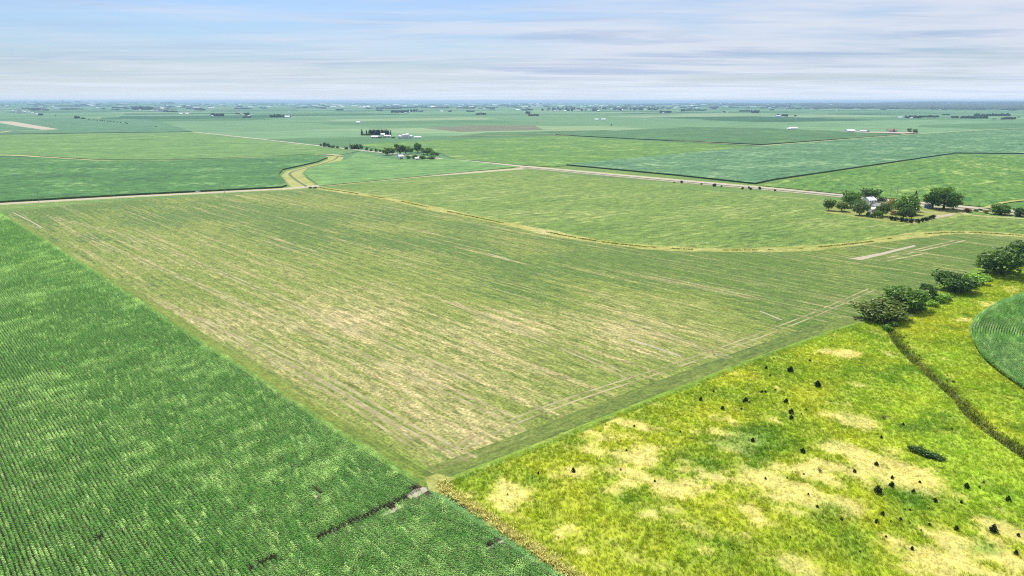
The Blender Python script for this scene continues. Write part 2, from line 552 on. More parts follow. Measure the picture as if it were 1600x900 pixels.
M['fallow'] = field_mat('far_fallow_ground', C(124, 132, 94), C(150, 152, 112), C(106, 116, 82), 90, 25, 0.5, 0.66, 0.25, (20, 9), 0.15, None, 0.3)
M['gold'] = field_mat('ripe_grass_waterway', C(194, 198, 104), C(226, 222, 150), C(160, 172, 76), 18, 4, 0.5, 0.66, 0.3, (5, 3), 0.2, None, 0.5)
M['strip'] = field_mat('green_grass_strip', C(146, 182, 58), C(186, 202, 86), C(118, 156, 50), 20, 3, 0.5, 0.68, 0.35, (4, 2), 0.25, None, 0.5)
M['margin'] = field_mat('roadside_grass', C(116, 154, 64, 1.9), C(160, 184, 96, 1.9), C(92, 132, 54, 1.9), 20, 3, 0.5, 0.68, 0.45, (4, 2), 0.25, None, 0.5)
M['olive'] = field_mat('olive_headland', C(126, 146, 60, 1.9), C(166, 168, 98, 1.9), C(98, 128, 50, 1.9), 90, 1.8, 0.52, 0.7, 0.4, (4, 2), 0.28, None, 0.6)
M['edge_green'] = field_mat('yellow_green_headland', C(138, 158, 60, 1.9), C(180, 182, 100, 1.9), C(110, 138, 48, 1.9), 90, 2.0, 0.52, 0.7, 0.38, (4, 2), 0.22, None, 0.6)
M['wall'] = plain('standing_crop_edge', C(78, 118, 60), 0.9, 0.5, 0.7)
M['lawn'] = field_mat('farm_lawn', C(166, 178, 84), C(204, 196, 120), C(128, 158, 66), 12, 6, 0.5, 0.66, 0.25, (6, 4), 0.15, None, 0.3)

def track_mat():
    m, N, out = new_mat('worn_wheel_track')
    t = N.n('ShaderNodeTexCoord')
    n1 = N.noise(t.outputs['Object'], 1 / 9.0, 4, 0.7)
    b = N.n('ShaderNodeBsdfPrincipled'); b.inputs['Roughness'].default_value = 0.95
    N.put(b.inputs['Base Color'], (*C(214, 204, 146), 1))
    tp = N.n('ShaderNodeBsdfTransparent')
    mx = N.n('ShaderNodeMixShader')
    N.put(mx.inputs[0], N.rng(n1, 0.40, 0.56, 0.25, 0.95))
    N.t.links.new(tp.outputs[0], mx.inputs[1]); N.t.links.new(b.outputs[0], mx.inputs[2])
    N.t.links.new(mx.outputs[0], out.inputs[0])
    return m
M['track'] = track_mat()

def prairie_mat():
    """the sheet under everything: a patchwork of fields on the survey grid, out to the horizon"""
    m, N, out = new_mat('prairie_patchwork')
    g = N.n('ShaderNodeNewGeometry')
    mp = N.n('ShaderNodeMapping'); mp.inputs['Rotation'].default_value = (0, 0, -ROAD_A)
    N.put(mp.inputs[0], g.outputs['Position'])
    vor = N.n('ShaderNodeTexVoronoi', distance='CHEBYCHEV')
    N.put(vor.inputs['Vector'], N.vmath('MULTIPLY', mp.outputs[0], (1 / 800.0, 1 / 430.0, 0)))
    vor.inputs['Scale'].default_value = 1.0
    vor.inputs['Randomness'].default_value = 0.45
    sp_ = N.n('ShaderNodeSeparateColor'); N.put(sp_.inputs[0], vor.outputs['Color'])
    r = sp_.outputs[0]
    c = N.mix(N.rng(r, 0.0, 1.0), C(92, 142, 88), C(138, 182, 128))  # greens shifted bluish: some distance haze put into the colour, besides the haze volume
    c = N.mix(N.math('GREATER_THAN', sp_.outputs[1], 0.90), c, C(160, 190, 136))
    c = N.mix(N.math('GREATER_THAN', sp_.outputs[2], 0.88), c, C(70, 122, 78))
    w = N.noise(N.vmath('MULTIPLY', mp.outputs[0], (1 / 160.0, 1 / 60.0, 0)), 1.0, 4, 0.6)
    c = N.scale(c, N.rng(w, 0.3, 0.7, 0.82, 1.18))
    b = N.n('ShaderNodeBsdfPrincipled'); b.inputs['Roughness'].default_value = 0.9
    b.inputs['Specular IOR Level'].default_value = 0.1
    N.put(b.inputs['Base Color'], c)
    N.t.links.new(b.outputs[0], out.inputs[0])
    return m
M['prairie'] = prairie_mat()

# ------------------------------------------------------------------ the ground, out to the horizon, with the creek cut into it
CREEK_L = smooth_line(P([(1381, 508), (1398, 540), (1438, 580), (1486, 622), (1500, 642), (1528, 668), (1562, 692), (1612, 728), (1680, 775), (1850, 884), (2200, 1060)]), 4)
CREEK_R = smooth_line(P([(1391, 506), (1408, 537), (1450, 577), (1498, 619), (1514, 639), (1542, 664), (1575, 687), (1626, 722), (1692, 768), (1862, 877), (2214, 1053)]), 4)
CREEK_M = [((a[0] + b[0]) / 2, (a[1] + b[1]) / 2) for a, b in zip(CREEK_L, CREEK_R)]

def build_ground():
    vs = []; es = []; hz = []
    for line, z in ((CREEK_L, -0.03), (CREEK_M, -1.5), (CREEK_R, -0.03)):
        s = len(vs)
        for q in line:
            vs.append(Vector(q)); hz.append(z)
        es += [(s + i, s + i + 1) for i in range(len(line) - 1)]
    rings = list(np.geomspace(420, 9000, 14)) + list(np.geomspace(9500, 42000, 26))
    for k, d in enumerate(rings):
        n = 90 if d < 9000 else 220
        for i in range(n):
            a = 2 * math.pi * (i + 0.5 * (k % 2)) / n
            p = (d * math.sin(a), d * math.cos(a))
            vs.append(Vector(p)); hz.append(-0.03 + relief(*p))
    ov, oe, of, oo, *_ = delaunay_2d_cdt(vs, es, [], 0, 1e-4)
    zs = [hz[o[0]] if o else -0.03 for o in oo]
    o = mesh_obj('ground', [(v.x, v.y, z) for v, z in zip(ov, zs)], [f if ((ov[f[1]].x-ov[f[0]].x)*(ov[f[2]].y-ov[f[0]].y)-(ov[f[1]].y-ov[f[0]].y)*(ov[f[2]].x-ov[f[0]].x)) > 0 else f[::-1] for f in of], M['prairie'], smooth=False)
    return kind(o, 'structure')
build_ground()

wl = [tuple(np.array(m_) * 0.62 + np.array(l_) * 0.38) for l_, m_ in zip(CREEK_L, CREEK_M)]
wr = [tuple(np.array(m_) * 0.62 + np.array(r_) * 0.38) for r_, m_ in zip(CREEK_R, CREEK_M)]
wv_ = []
for a_, b_ in zip(wl, wr): wv_ += [(*a_, -1.05), (*b_, -1.05)]
kind(mesh_obj('creek_water', wv_, [(2 * i, 2 * i + 1, 2 * i + 3, 2 * i + 2) for i in range(len(wl) - 1)], M['water']), 'structure')

bv = []
for l_, m_, r_ in zip(CREEK_L, CREEK_M, CREEK_R): bv += [(*l_, -0.015), (*m_, -1.485), (*r_, -0.015)]
bf = []
for i in range(len(CREEK_M) - 1):
    for k in (0, 1): bf.append((3 * i + k, 3 * i + k + 1, 3 * i + k + 4, 3 * i + k + 3))
kind(mesh_obj('creek_bank', bv, bf, M['ditch']), 'structure')

# ------------------------------------------------------------------ fields
sheet('grass_margin', [(-900, 380), (900, 380), (900, 1000), (-900, 1000)], M['margin'], -0.02)
CORN_H = 2.2
CORN_EDGE = P([(-40, 316), (8, 336), (100, 391), (200, 455), (300, 520), (400, 582), (500, 648), (600, 711), (664, 749)], CORN_H)
CORN_A = CORN_EDGE + P([(640, 762), (575, 797), (510, 824), (450, 847), (365, 897), (300, 935), (-420, 960)], CORN_H) + P([(-420, 316)], CORN_H)
CORN_B = P([(686, 764), (760, 812), (830, 858), (905, 908), (960, 945), (300, 940), (367.5, 899), (450, 849.8), (512, 827.4), (578, 803), (645, 771)], CORN_H)
FIELD = P([(20, 330), (150, 316.5), (450, 298), (497, 295.5), (520, 299), (600, 311), (690, 330), (820, 357), (930, 378), (1050, 390), (1200, 392), (1330, 383), (1450, 367), (1530, 365), (1640, 372),
           (1640, 395), (1560, 400), (1480, 440), (1380, 482), (1347, 503), (1300, 517), (1150, 572), (1000, 631), (850, 692), (760, 727), (692, 755), (672, 752)]) + CORN_EDGE[:0:-1]

def tan_mask(x, y):
    px = np.array([to_px(a, b) for a, b in zip(x, y)])
    u, v = px[:, 0], px[:, 1]
    g = lambda cx, cy, sx, sy: np.exp(-((u - cx) / sx) ** 2 - ((v - cy) / sy) ** 2)
    m = 0.9 * g(700, 570, 330, 110) + 0.55 * g(430, 470, 260, 60) + 0.35 * g(1050, 520, 190, 70) + 0.5 * g(740, 690, 110, 45) + 0.3 * g(300, 400, 150, 40)
    m -= 0.5 * g(1350, 410, 220, 60) + 0.35 * g(900, 420, 260, 40) + 0.25 * g(300, 335, 300, 25)
    return np.clip(m * 0.75 + fbm(x / 40, y / 40, 5) * 0.5 - 0.08, 0, 1)
sheet('mown_field', FIELD, M['hay'], 0.0, ROW_A, 6.0, ('tan', tan_mask))

def offset_line(pts, d):
    out = []
    for i in range(len(pts)):
        a = pts[max(0, i - 1)]; b = pts[min(len(pts) - 1, i + 1)]
        t = Vector((b[0] - a[0], b[1] - a[1])).normalized()
        out.append((pts[i][0] - t.y * d, pts[i][1] + t.x * d))
    return out
# unmown headland beside the corn, dark headland and bright grass strip beside the meadow
edge = CORN_EDGE[1:]
o_ = sheet('corn_headland', edge + offset_line(edge, 5.0)[::-1], M['edge_green'], 0.004, ROW_A)
low = P([(692, 752), (760, 725), (850, 690), (1000, 629.5), (1150, 570.5), (1300, 516), (1345, 503)])
HEAD_A = math.atan2(low[-1][1] - low[0][1], low[-1][0] - low[0][0])
sheet('olive_headland', low + offset_line(low, 7.0)[::-1], M['olive'], 0.006, HEAD_A)
sheet('grass_strip', offset_line(low, -2.4) + offset_line(low, 0.5)[::-1], M['strip'], 0.012, HEAD_A)

UPPER = P([(516, 297), (650, 279), (815, 266.5), (880, 271), (1050, 293), (1340, 316), (1400, 323), (1500, 333), (1640, 345), (1640, 370), (1530, 363.5), (1450, 364.5), (1330, 380.5), (1200, 389.5), (1050, 387.5), (930, 375.5), (820, 354.5), (690, 327.5), (600, 308.5)])
sheet('upper_field', UPPER, M['hay_up'], 0.0, ROAD_A + 0.15)

WATERWAY = smooth_line(P([(499, 293.5), (600, 309.5), (690, 328.5), (820, 355.5), (930, 376.5), (1050, 388.5), (1200, 390.5), (1330, 381.5), (1450, 365.5), (1530, 364), (1650, 372)]), 6)
ribbon('waterway_verge', WATERWAY, [11 + 3 * math.sin(i * .7) + 1.5 * math.sin(i * 2.3) for i in range(len(WATERWAY))], M['gold'], 0.016)

# meadows either side of the creek
MEADOW = P([(690, 757), (760, 729.5), (850, 694), (1000, 633), (1150, 574), (1300, 518.5), (1347, 504.5), (1383, 482), (1390, 500)]) + CREEK_L + P([(2190, 1090), (1500, 1090), (955, 945), (905, 906), (830, 856), (760, 809), (715, 778)])
MEADOW_R = [CREEK_R[0]] + P([(1400, 492), (1480, 452), (1540, 428), (1600, 408), (1690, 380), (1860, 342), (1856, 371), (1690, 421), (1600, 456), (1560, 471), (1524, 494), (1514, 512), (1520, 528), (1545, 562), (1604, 608), (1700, 679), (1904, 805), (2320, 1000), (2320, 1040)]) + CREEK_R[:0:-1]

STRAW = [(1000, 715, 50, .8), (1060, 770, 40, .8), (1180, 800, 30, .5), (860, 745, 30, .5), (1320, 790, 40, .7), (1450, 870, 60, .8), (1300, 700, 30, .7), (797, 772, 36, 1), (905, 738, 24, .8), (1012, 800, 20, .8), (886, 829, 18, .9), (911, 861, 18, .9), (1250, 888, 34, .9), (965, 765, 26, .7), (1335, 655, 34, .8), (1370, 738, 60, 1), (1130, 690, 60, .7), (1230, 770, 60, .8),
         (1500, 855, 64, .75), (1565, 835, 56, .75), (1190, 745, 60, .8), (1435, 748, 45, 1), (1340, 598, 20, .5), (1322, 553, 20, 1), (1292, 549, 16, .8), (1005, 660, 60, .6), (1080, 740, 60, .7), (1290, 735, 50, .8),
         (1580, 880, 50, .7), (1400, 850, 40, .7), (730, 772, 20, .6), (930, 690, 40, .5), (1560, 480, 30, .7), (1510, 500, 22, .8), (1580, 452, 30, .6), (1130, 830, 40, .5), (1470, 640, 16, .3)]
LUSH = [(1190, 690, 60, .8), (1120, 725, 26, .7), (1430, 775, 40, .8), (1300, 800, 50, .6), (1350, 830, 50, .5), (1400, 590, 70, .4), (1200, 560, 50, .3), (950, 740, 30, .4), (1060, 640, 30, .3), (1440, 665, 60, .4), (1300, 560, 50, .4), (880, 790, 50, .3), (1540, 850, 20, .5)]
def _blobs(lst, x, y):
    m = np.zeros(len(x))
    for px, py, r, s in lst:
        c = at(px, py); R = r * mpp(px, py)
        m = np.maximum(m, s * np.exp(-((x - c[0]) ** 2 + (y - c[1]) ** 2) / R ** 2))
    return m
STREAK_A = math.atan2(at(1150, 825)[1] - at(900, 725)[1], at(1150, 825)[0] - at(900, 725)[0])
LIME = [(1500, 700, 110, 1), (1440, 600, 90, .9), (1560, 760, 90, 1), (1400, 545, 60, .8), (1280, 530, 50, .6), (1480, 560, 60, .8), (1560, 640, 60, .7), (1450, 640, 80, .8), (1500, 470, 60, .5), (1580, 425, 50, .4)]
def m_lime(x, y):
    return np.clip(_blobs(LIME, x, y) * (0.5 + fbm(x / 6, y / 6, 63, 4)), 0, 1)
def m_straw(x, y):
    u, v = x * math.cos(STREAK_A) + y * math.sin(STREAK_A), -x * math.sin(STREAK_A) + y * math.cos(STREAK_A)
    n = fbm(u / 9, v / 3.6, 3, 6) * .8 + .1 + (fbm(x / 1.3, y / 1.3, 13, 2) - .5) * .22
    return sstep(_blobs(STRAW, x, y) * 0.49 + n - 0.5, 0.14, 0.30)
def m_lush(x, y):
    return sstep(_blobs(LUSH, x, y) * 0.6 + fbm(x / 8, y / 8, 31, 4) - 0.5, 0.05, 0.55) * 0.85
def m_yellow(x, y):
    return sstep(fbm(x / 14, y / 14, 51, 6), 0.2, 0.85)
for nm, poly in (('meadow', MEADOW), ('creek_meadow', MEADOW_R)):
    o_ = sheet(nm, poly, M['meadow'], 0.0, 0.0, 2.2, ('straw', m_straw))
    x_ = np.array([v.co.x for v in o_.data.vertices]) + o_.location.x; y_ = np.array([v.co.y for v in o_.data.vertices]) + o_.location.y
    for k_, f_ in (('lush', m_lush), ('yellow', m_yellow), ('lime', m_lime)):
        o_.data.attributes.new(k_, 'FLOAT', 'POINT').data.foreach_set('value', np.asarray(f_(x_, y_), np.float32))

# corn soil (bare where the stand has failed)
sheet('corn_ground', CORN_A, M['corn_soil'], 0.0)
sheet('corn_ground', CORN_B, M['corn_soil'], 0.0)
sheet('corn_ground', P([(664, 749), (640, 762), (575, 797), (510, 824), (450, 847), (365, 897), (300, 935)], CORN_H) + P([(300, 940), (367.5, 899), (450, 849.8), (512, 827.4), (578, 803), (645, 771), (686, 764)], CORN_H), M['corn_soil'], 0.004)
BARE_PX = [[(636, 772), (650, 764), (666, 761), (668, 766), (652, 777), (640, 780)], [(594, 803), (610, 796), (630, 787), (632, 791), (612, 801), (598, 807)], [(488, 773), (498, 771), (503, 774), (493, 778)], [(752, 862), (772, 850), (790, 842), (792, 844), (774, 853), (755, 864)]]
def ragged(pts, amp, n=5):
    out = []
    for i in range(len(pts)):
        a, b = pts[i], pts[(i + 1) % len(pts)]
        for k in range(n):
            t = k / n
            out.append((a[0] + (b[0] - a[0]) * t + random.uniform(-amp, amp), a[1] + (b[1] - a[1]) * t + random.uniform(-amp, amp)))
    return out
BARE = [ragged(P(b), .22) for b in BARE_PX]
HOLES = [P(b, z) for b in [[(sum(q[0] for q in c) / len(c) * .3 + p[0] * .7, sum(q[1] for q in c) / len(c) * .3 + p[1] * .7) for p in c] for c in BARE_PX] for z in (0.0, 0.7, 1.4, 2.0)]
for b in BARE: sheet('bare_soil_patch', b, M['soil'], 0.02)
sheet('trampled_corner', P([(664, 746), (684, 740), (712, 748), (702, 768), (692, 774), (670, 766)]), M['gold'], 0.022)
sheet('hedge_bank', P([(1335, 508), (1380, 476), (1480, 434), (1560, 394), (1650, 370), (1680, 385), (1600, 418), (1540, 438), (1480, 462), (1400, 504)]), M['strip'], -0.012)

# bare scrapes in the mown field
for pts in ([(1327, 404), (1345, 406.5), (1380, 398), (1432, 384.5), (1428, 383), (1376, 395), (1340, 402)],):
    sheet('bare_scrape', P(pts), M['soil'], 0.014)

for t_ in ([(1368, 407), (1400, 400), (1470, 385), (1508, 375.5)], [(1384, 407.5), (1420, 401), (1450, 395)], [(1400, 397), (1440, 388), (1490, 376)]):
    ribbon('worn_strip', P(t_), 1.6, M['track'], 0.016)
# wheel tracks, in pairs
def track(name, pts, gap=2.4, w=0.95, z=0.018):
    ln = smooth_line(P(pts), 6)
    for s in (-1, 1):
        ribbon(name, offset_line(ln, s * gap / 2), w, M['track'], z)
TR = [[(125, 366), (250, 419), (400, 484), (500, 527), (650, 590), (792, 651)], [(70, 337), (200, 369), (330, 420), (400, 422 + 28), (465, 452 + 26), (650, 556), (740, 596)], [(330, 500), (500, 587), (620, 657), (738, 718)],
      [(250, 470), (400, 548), (520, 612), (640, 690)], [(700, 470), (800, 512), (900, 552), (985, 590)], [(985, 500), (1060, 530), (1140, 560)]]
for t_ in TR: track('wheel_track', t_)
track('headland_track', [(715, 700), (800, 660), (900, 622), (1010, 586), (1130, 545), (1260, 496), (1362, 452)], 2.6, 0.75)
for t_ in ([(985, 530), (1030, 545), (1064, 557)], [(1187, 486), (1205, 493), (1221, 500)], [(762, 396), (780, 401), (797, 406)], [(20, 332), (45, 344), (66, 356)]):
    ribbon('bare_scrape', P(t_), 0.9, M['soil'], 0.02)

# ------------------------------------------------------------------ fields beyond the road
slab('corn_stand', P([(-60, 247), (60, 247), (150, 252.5), (260, 252.5), (400, 247.5), (490, 242), (512, 247), (497, 253.5), (442, 266), (436, 274), (449, 290.5), (440, 293.8), (200, 305.8), (0, 317), (-60, 320)]), 1.6, [M['corn_top'], M['wall']], ROAD_A)
sheet('golden_waterway', P([(537, 246), (525, 243.5), (505, 244.5), (514, 248.5), (500, 255), (447, 268), (440, 275), (455, 292), (496, 292), (480, 280), (471, 271), (480, 263), (505, 256), (533, 251)]), M['gold'], 0.03, 0.6)
ribbon('waterway_ditch', smooth_line(P([(528, 244.5), (522, 249.5), (500, 257), (470, 264.5), (453, 271), (462, 281), (479, 291.5)]), 5), 3.0, M['ditch'], 0.05)
slab('bean_field', P([(500, 291), (484, 280), (475, 271), (484, 263.5), (508, 256.5), (540, 250.5), (560, 238), (600, 247), (640, 250.5), (700, 248), (812, 261)]), 0.5, [M['bean_soft'], M['wall']], ROAD_A)
slab('bean_field', P([(-60, 212), (0, 211), (300, 207), (500, 229), (562, 236.5), (530, 242.5), (480, 241), (400, 245.5), (260, 250), (150, 249.5), (60, 244), (-60, 244)]), 0.5, [M['bean_mid'], M['wall']], ROAD_A)
slab('corn_stand', P([(-80, 197), (0, 196), (0, 210), (300, 206), (250, 190), (120, 184), (-80, 186)]), 1.2, [M['teal'], M['wall']], ROAD_A)
slab('bean_field', P([(705, 248), (820, 259), (866, 261), (1180, 229.5), (872, 212.5), (700, 219), (590, 223), (560, 227), (600, 236), (690, 240)]), 0.5, [M['bean_bright'], M['wall']], ROAD_A)
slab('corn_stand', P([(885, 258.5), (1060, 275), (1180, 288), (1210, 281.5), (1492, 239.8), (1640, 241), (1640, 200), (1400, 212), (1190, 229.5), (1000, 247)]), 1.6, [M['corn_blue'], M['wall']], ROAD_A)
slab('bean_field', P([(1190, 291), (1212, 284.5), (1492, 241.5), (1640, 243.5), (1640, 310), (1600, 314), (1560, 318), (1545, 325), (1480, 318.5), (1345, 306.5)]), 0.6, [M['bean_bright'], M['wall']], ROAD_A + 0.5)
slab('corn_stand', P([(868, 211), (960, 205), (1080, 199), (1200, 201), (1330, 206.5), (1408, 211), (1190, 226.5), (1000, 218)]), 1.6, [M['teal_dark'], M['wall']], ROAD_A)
sheet('fallow_field', P([(660, 200), (735, 196.5), (835, 196), (850, 203), (720, 206)]), M['fallow'], 0.04, ROAD_A)
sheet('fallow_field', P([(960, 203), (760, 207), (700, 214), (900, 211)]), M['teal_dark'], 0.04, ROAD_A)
sheet('stubble_field', P([(-60, 189), (20, 190.3), (92, 202.6), (66, 203.2), (30, 198), (0, 192.6), (-60, 191)]), M['soil'], 1.25, 0.1)
ribbon('stubble_strip', P([(-40, 209), (0, 207.6), (18, 205), (60, 204.3), (88, 203.4)]), 14, M['verge'], 1.26)
for pts, w in (([(-60, 242.5), (10, 243), (60, 245.5), (150, 251), (260, 251.3), (400, 246.3), (500, 241.5), (533, 244)], 11), ([(1190, 229), (1400, 212.5), (1500, 206), (1640, 199)], 7), ([(700, 213.5), (870, 211.7), (1000, 217.5), (1190, 228)], 9)):
    ribbon('grass_field_edge', smooth_line(P(pts), 4), w, M['verge'], 1.65 if w == 7 else 0.6)
ribbon('yellow_waterway', smooth_line(P([(1650, 310), (1600, 313.5), (1565, 318), (1540, 326)]), 5), 4.5, M['gold'], 0.65)
sheet('roadside_grass', P([(1536, 328), (1548, 325), (1565, 318.6), (1600, 314.6), (1660, 311), (1660, 338), (1600, 332)]), M['bean_bright'], 0.03)

# ------------------------------------------------------------------ roads
L_ROAD = P([(-120, 325), (0, 318.6), (200, 307.3), (450, 294.8), (650, 276), (818, 263.4)])
ribbon('road_verge', L_ROAD, 17, M['verge'], 0.05)
ribbon('gravel_road', L_ROAD, 8, M['gravel'], 0.09)
R_ROAD = P([(300, 206), (400, 216.5), (500, 228), (598, 238.5), (700, 249), (820, 261), (1050, 282), (1200, 295), (1345, 308.5), (1500, 324), (1700, 343)])
ribbon('road_verge', R_ROAD[4:], 30, M['verge'], 0.055)
ribbon('gravel_road', R_ROAD[:5], 9, M['gravel'], 0.1)
ribbon('gravel_road', offset_line(R_ROAD[4:], 5), 10, M['gravel'], 0.1)
ribbon('ditch', offset_line(R_ROAD[5:], -3), 5.0, M['ditch'], 0.08)
ribbon('field_lane', offset_line(R_ROAD[5:], -8), 3.5, M['gravel'], 0.09)
ribbon('ditch', offset_line(R_ROAD[5:9], -12.5), 3.0, M['ditch'], 0.085)

# ------------------------------------------------------------------ crop and grass plants
def strap(vs, fs, ti, base, az, length, rise, droop, w, tint, seg=3):
    """one arching strap leaf"""
    d = (math.cos(az), math.sin(az)); q = (-d[1], d[0])
    s = len(vs)
    for k in range(seg + 1):
        t = k / seg
        h = base[2] + rise * t - droop * t * t
        ww = w * (0.6 + 0.8 * t * (1 - t) * 2) * (1 - 0.75 * t * t)
        x = base[0] + d[0] * length * t; y = base[1] + d[1] * length * t
        vs += [(x - q[0] * ww, y - q[1] * ww, h), (x + q[0] * ww, y + q[1] * ww, h)]
    for k in range(seg):
        fs.append((s + 2 * k, s + 2 * k + 2, s + 2 * k + 3, s + 2 * k + 1)); ti.append(tint)

def tinted_source(name, vs, fs, ti, mat):
    o = source(name, vs, fs, mat)
    o.data.attributes.new('tint', 'FLOAT', 'FACE').data.foreach_set('value', ti)
    return o

def corn_piece(seed, length=2.0):
    """two metres of a corn row"""
    r = random.Random(seed)
    vs, fs, ti = [], [], []
    x = -length / 2 + 0.1
    while x < length / 2:
        y0 = r.uniform(-.05, .05); top = r.uniform(1.9, 2.35)
        for k in range(6):
            z = top * (0.45 + 0.09 * k)
            az = (math.pi / 2 if k % 2 else -math.pi / 2) + r.uniform(-.75, .75)
            strap(vs, fs, ti, (x, y0, z), az, r.uniform(.28, .40), r.uniform(.25, .42), r.uniform(.25, .5), r.uniform(.05, .085), r.random())
        strap(vs, fs, ti, (x, y0, top - .1), r.uniform(0, 6.28), .06, .35, .02, .03, 1.0, 1)
        x += r.uniform(.2, .3)
    return tinted_source('corn_row_piece', vs, fs, ti, M['corn'])
CORN_SRC = [corn_piece(i) for i in range(5)]

def row_points(poly, ang, spacing=0.762, step=2.0, holes=()):
    ca, sa = math.cos(ang), math.sin(ang)
    p = np.array(poly); u = p[:, 0] * ca + p[:, 1] * sa; v = -p[:, 0] * sa + p[:, 1] * ca
    uu, vv = np.meshgrid(np.arange(u.min(), u.max(), step), np.arange(v.min(), v.max(), spacing))
    uu = uu.ravel() + RNG.uniform(-.25, .25, uu.size); vv = vv.ravel() + RNG.normal(0, .03, uu.size)
    x = uu * ca - vv * sa; y = uu * sa + vv * ca
    k = inside(poly, x, y)
    for h in holes: k &= ~inside(h, x, y)
    px = np.array([to_px(a, b) for a, b in zip(x[k], y[k])])
    ok = (px[:, 0] > -380) & (px[:, 0] < 1740) & (px[:, 1] < 985)
    return x[k][ok], y[k][ok]

BAND_A = math.atan2(at(300, 683)[1] - at(250, 706)[1], at(300, 683)[0] - at(250, 706)[0])
def corn(name, poly, ang, holes=(), seed=0, xy=None):
    x, y = xy if xy else row_points(poly, ang, holes=holes)
    rot = np.full(len(x), ang) if not isinstance(ang, np.ndarray) else ang
    # wind-bent pale patches lie in long bands across the rows
    b = BAND_A
    a1 = (x * math.cos(b) + y * math.sin(b)); a2 = (-x * math.sin(b) + y * math.cos(b))
    pale = fbm(a1 / 6.5, a2 / 2.2, 11 + seed, 5) * 0.75 + fbm(x / 30, y / 30, 23 + seed, 4) * 0.5
    pale = sstep(pale, 0.58, 0.94) * 0.68 + RNG.uniform(0, .28, len(x)) + (RNG.uniform(0, 1, len(x)) < .06) * .5
    thin = fbm(x / 7, y / 7, 77 + seed, 4)
    keep = thin < 0.86
    x, y, rot, pale = x[keep], y[keep], rot[keep], np.clip(pale, 0, 1)[keep]
    s = np.ones((len(x), 3), np.float32)
    s[:, 2] = 0.84 + 0.30 * fbm(x / 9, y / 9, 41 + seed, 4); s[:, 1] = RNG.uniform(0.85, 1.15, len(x))
    scatter(name, x, y, 0.0, rot + math.pi * RNG.integers(0, 2, len(x)), s, RNG.integers(0, 5, len(x)), CORN_SRC, {'pale': pale})
corn('corn_crop', CORN_A, ROW_A, seed=0, holes=HOLES)
corn('corn_crop', CORN_B, ROW_A, seed=3, holes=HOLES)

# the curved corn field on the far creek bank: its rows follow the rounded edge
G_EDGE = smooth_line(P([(1850, 376), (1690, 425), (1602, 457), (1562, 471), (1530, 492), (1518, 512), (1522, 530), (1546, 562), (1606, 606), (1700, 676), (1900, 800)], 1.5), 8)
gx, gy, ga = [], [], []
arc = [0.0]
for i in range(1, len(G_EDGE)): arc.append(arc[-1] + math.dist(G_EDGE[i], G_EDGE[i - 1]))
cen = np.array(at(1900, 556))
for n in range(190):
    f = n * 0.8
    line = []
    for q in G_EDGE:
        d = cen - np.array(q); L = float(np.linalg.norm(d))
        if L > f + 4: line.append(np.array(q) + d / L * f)
    for i in range(len(line) - 1):
        seg = line[i + 1] - line[i]; L = float(np.linalg.norm(seg))
        if L > 12: continue
        m_ = max(1, round(L / 1.8))
        for k in range(m_):
            p_ = line[i] + seg * ((k + .5) / m_)
            gx.append(p_[0]); gy.append(p_[1]); ga.append(math.atan2(seg[1], seg[0]))
gx, gy, ga = np.array(gx), np.array(gy), np.array(ga)
k_ = np.array([to_px(a, b)[0] < 1930 for a, b in zip(gx, gy)])
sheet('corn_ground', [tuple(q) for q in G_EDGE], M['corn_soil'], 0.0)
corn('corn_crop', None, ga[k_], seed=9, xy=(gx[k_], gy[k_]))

def tuft(seed, n=11, h=0.75, spread=0.5, w=0.05):
    r = random.Random(seed)
    vs, fs, ti = [], [], []
    for i in range(n):
        a = r.uniform(0, 6.28); d = r.uniform(0, spread)
        strap(vs, fs, ti, (d * math.cos(a), d * math.sin(a), 0), r.uniform(0, 6.28), r.uniform(.15, .45), h * r.uniform(.7, 1.3), h * r.uniform(.15, .5), w * r.uniform(.7, 1.3), r.random(), 2)
    return tinted_source('grass_tuft', vs, fs, ti, M['meadow_blade'])
TUFTS = [tuft(i) for i in range(5)]

def poly_points(poly, dens):
    p = np.array(poly)
    lo, hi = p.min(0), p.max(0)
    n = int((hi[0] - lo[0]) * (hi[1] - lo[1]) * dens)
    x = RNG.uniform(lo[0], hi[0], n); y = RNG.uniform(lo[1], hi[1], n)
    k = inside(poly, x, y); x, y = x[k], y[k]
    px = np.array([to_px(a, b) for a, b in zip(x, y)])
    ok = (px[:, 0] > -60) & (px[:, 0] < 1900) & (px[:, 1] < 960)
    return x[ok], y[ok]
for nm, poly in (('meadow_grass', MEADOW), ('creek_meadow_grass', MEADOW_R)):
    x_, y_ = poly_points(poly, 3.4)
    st, lu, ye = m_straw(x_, y_), m_lush(x_, y_), m_yellow(x_, y_)
    cl = fbm(x_ / 2.2, y_ / 2.2, 91, 3)
    s_ = 0.68 * (0.45 + 1.1 * cl) * (1 - 0.45 * st) * (1 + 0.35 * lu)
    scatter(nm, x_, y_, 0.0, RNG.uniform(0, 6.28, len(x_)), s_, RNG.integers(0, 5, len(x_)), TUFTS,
            {'straw': st, 'lush': lu, 'yellow': ye, 'lime': m_lime(x_, y_), 'shade': np.clip(cl * 0.7 + RNG.uniform(0, .4, len(x_)), 0, 1)})

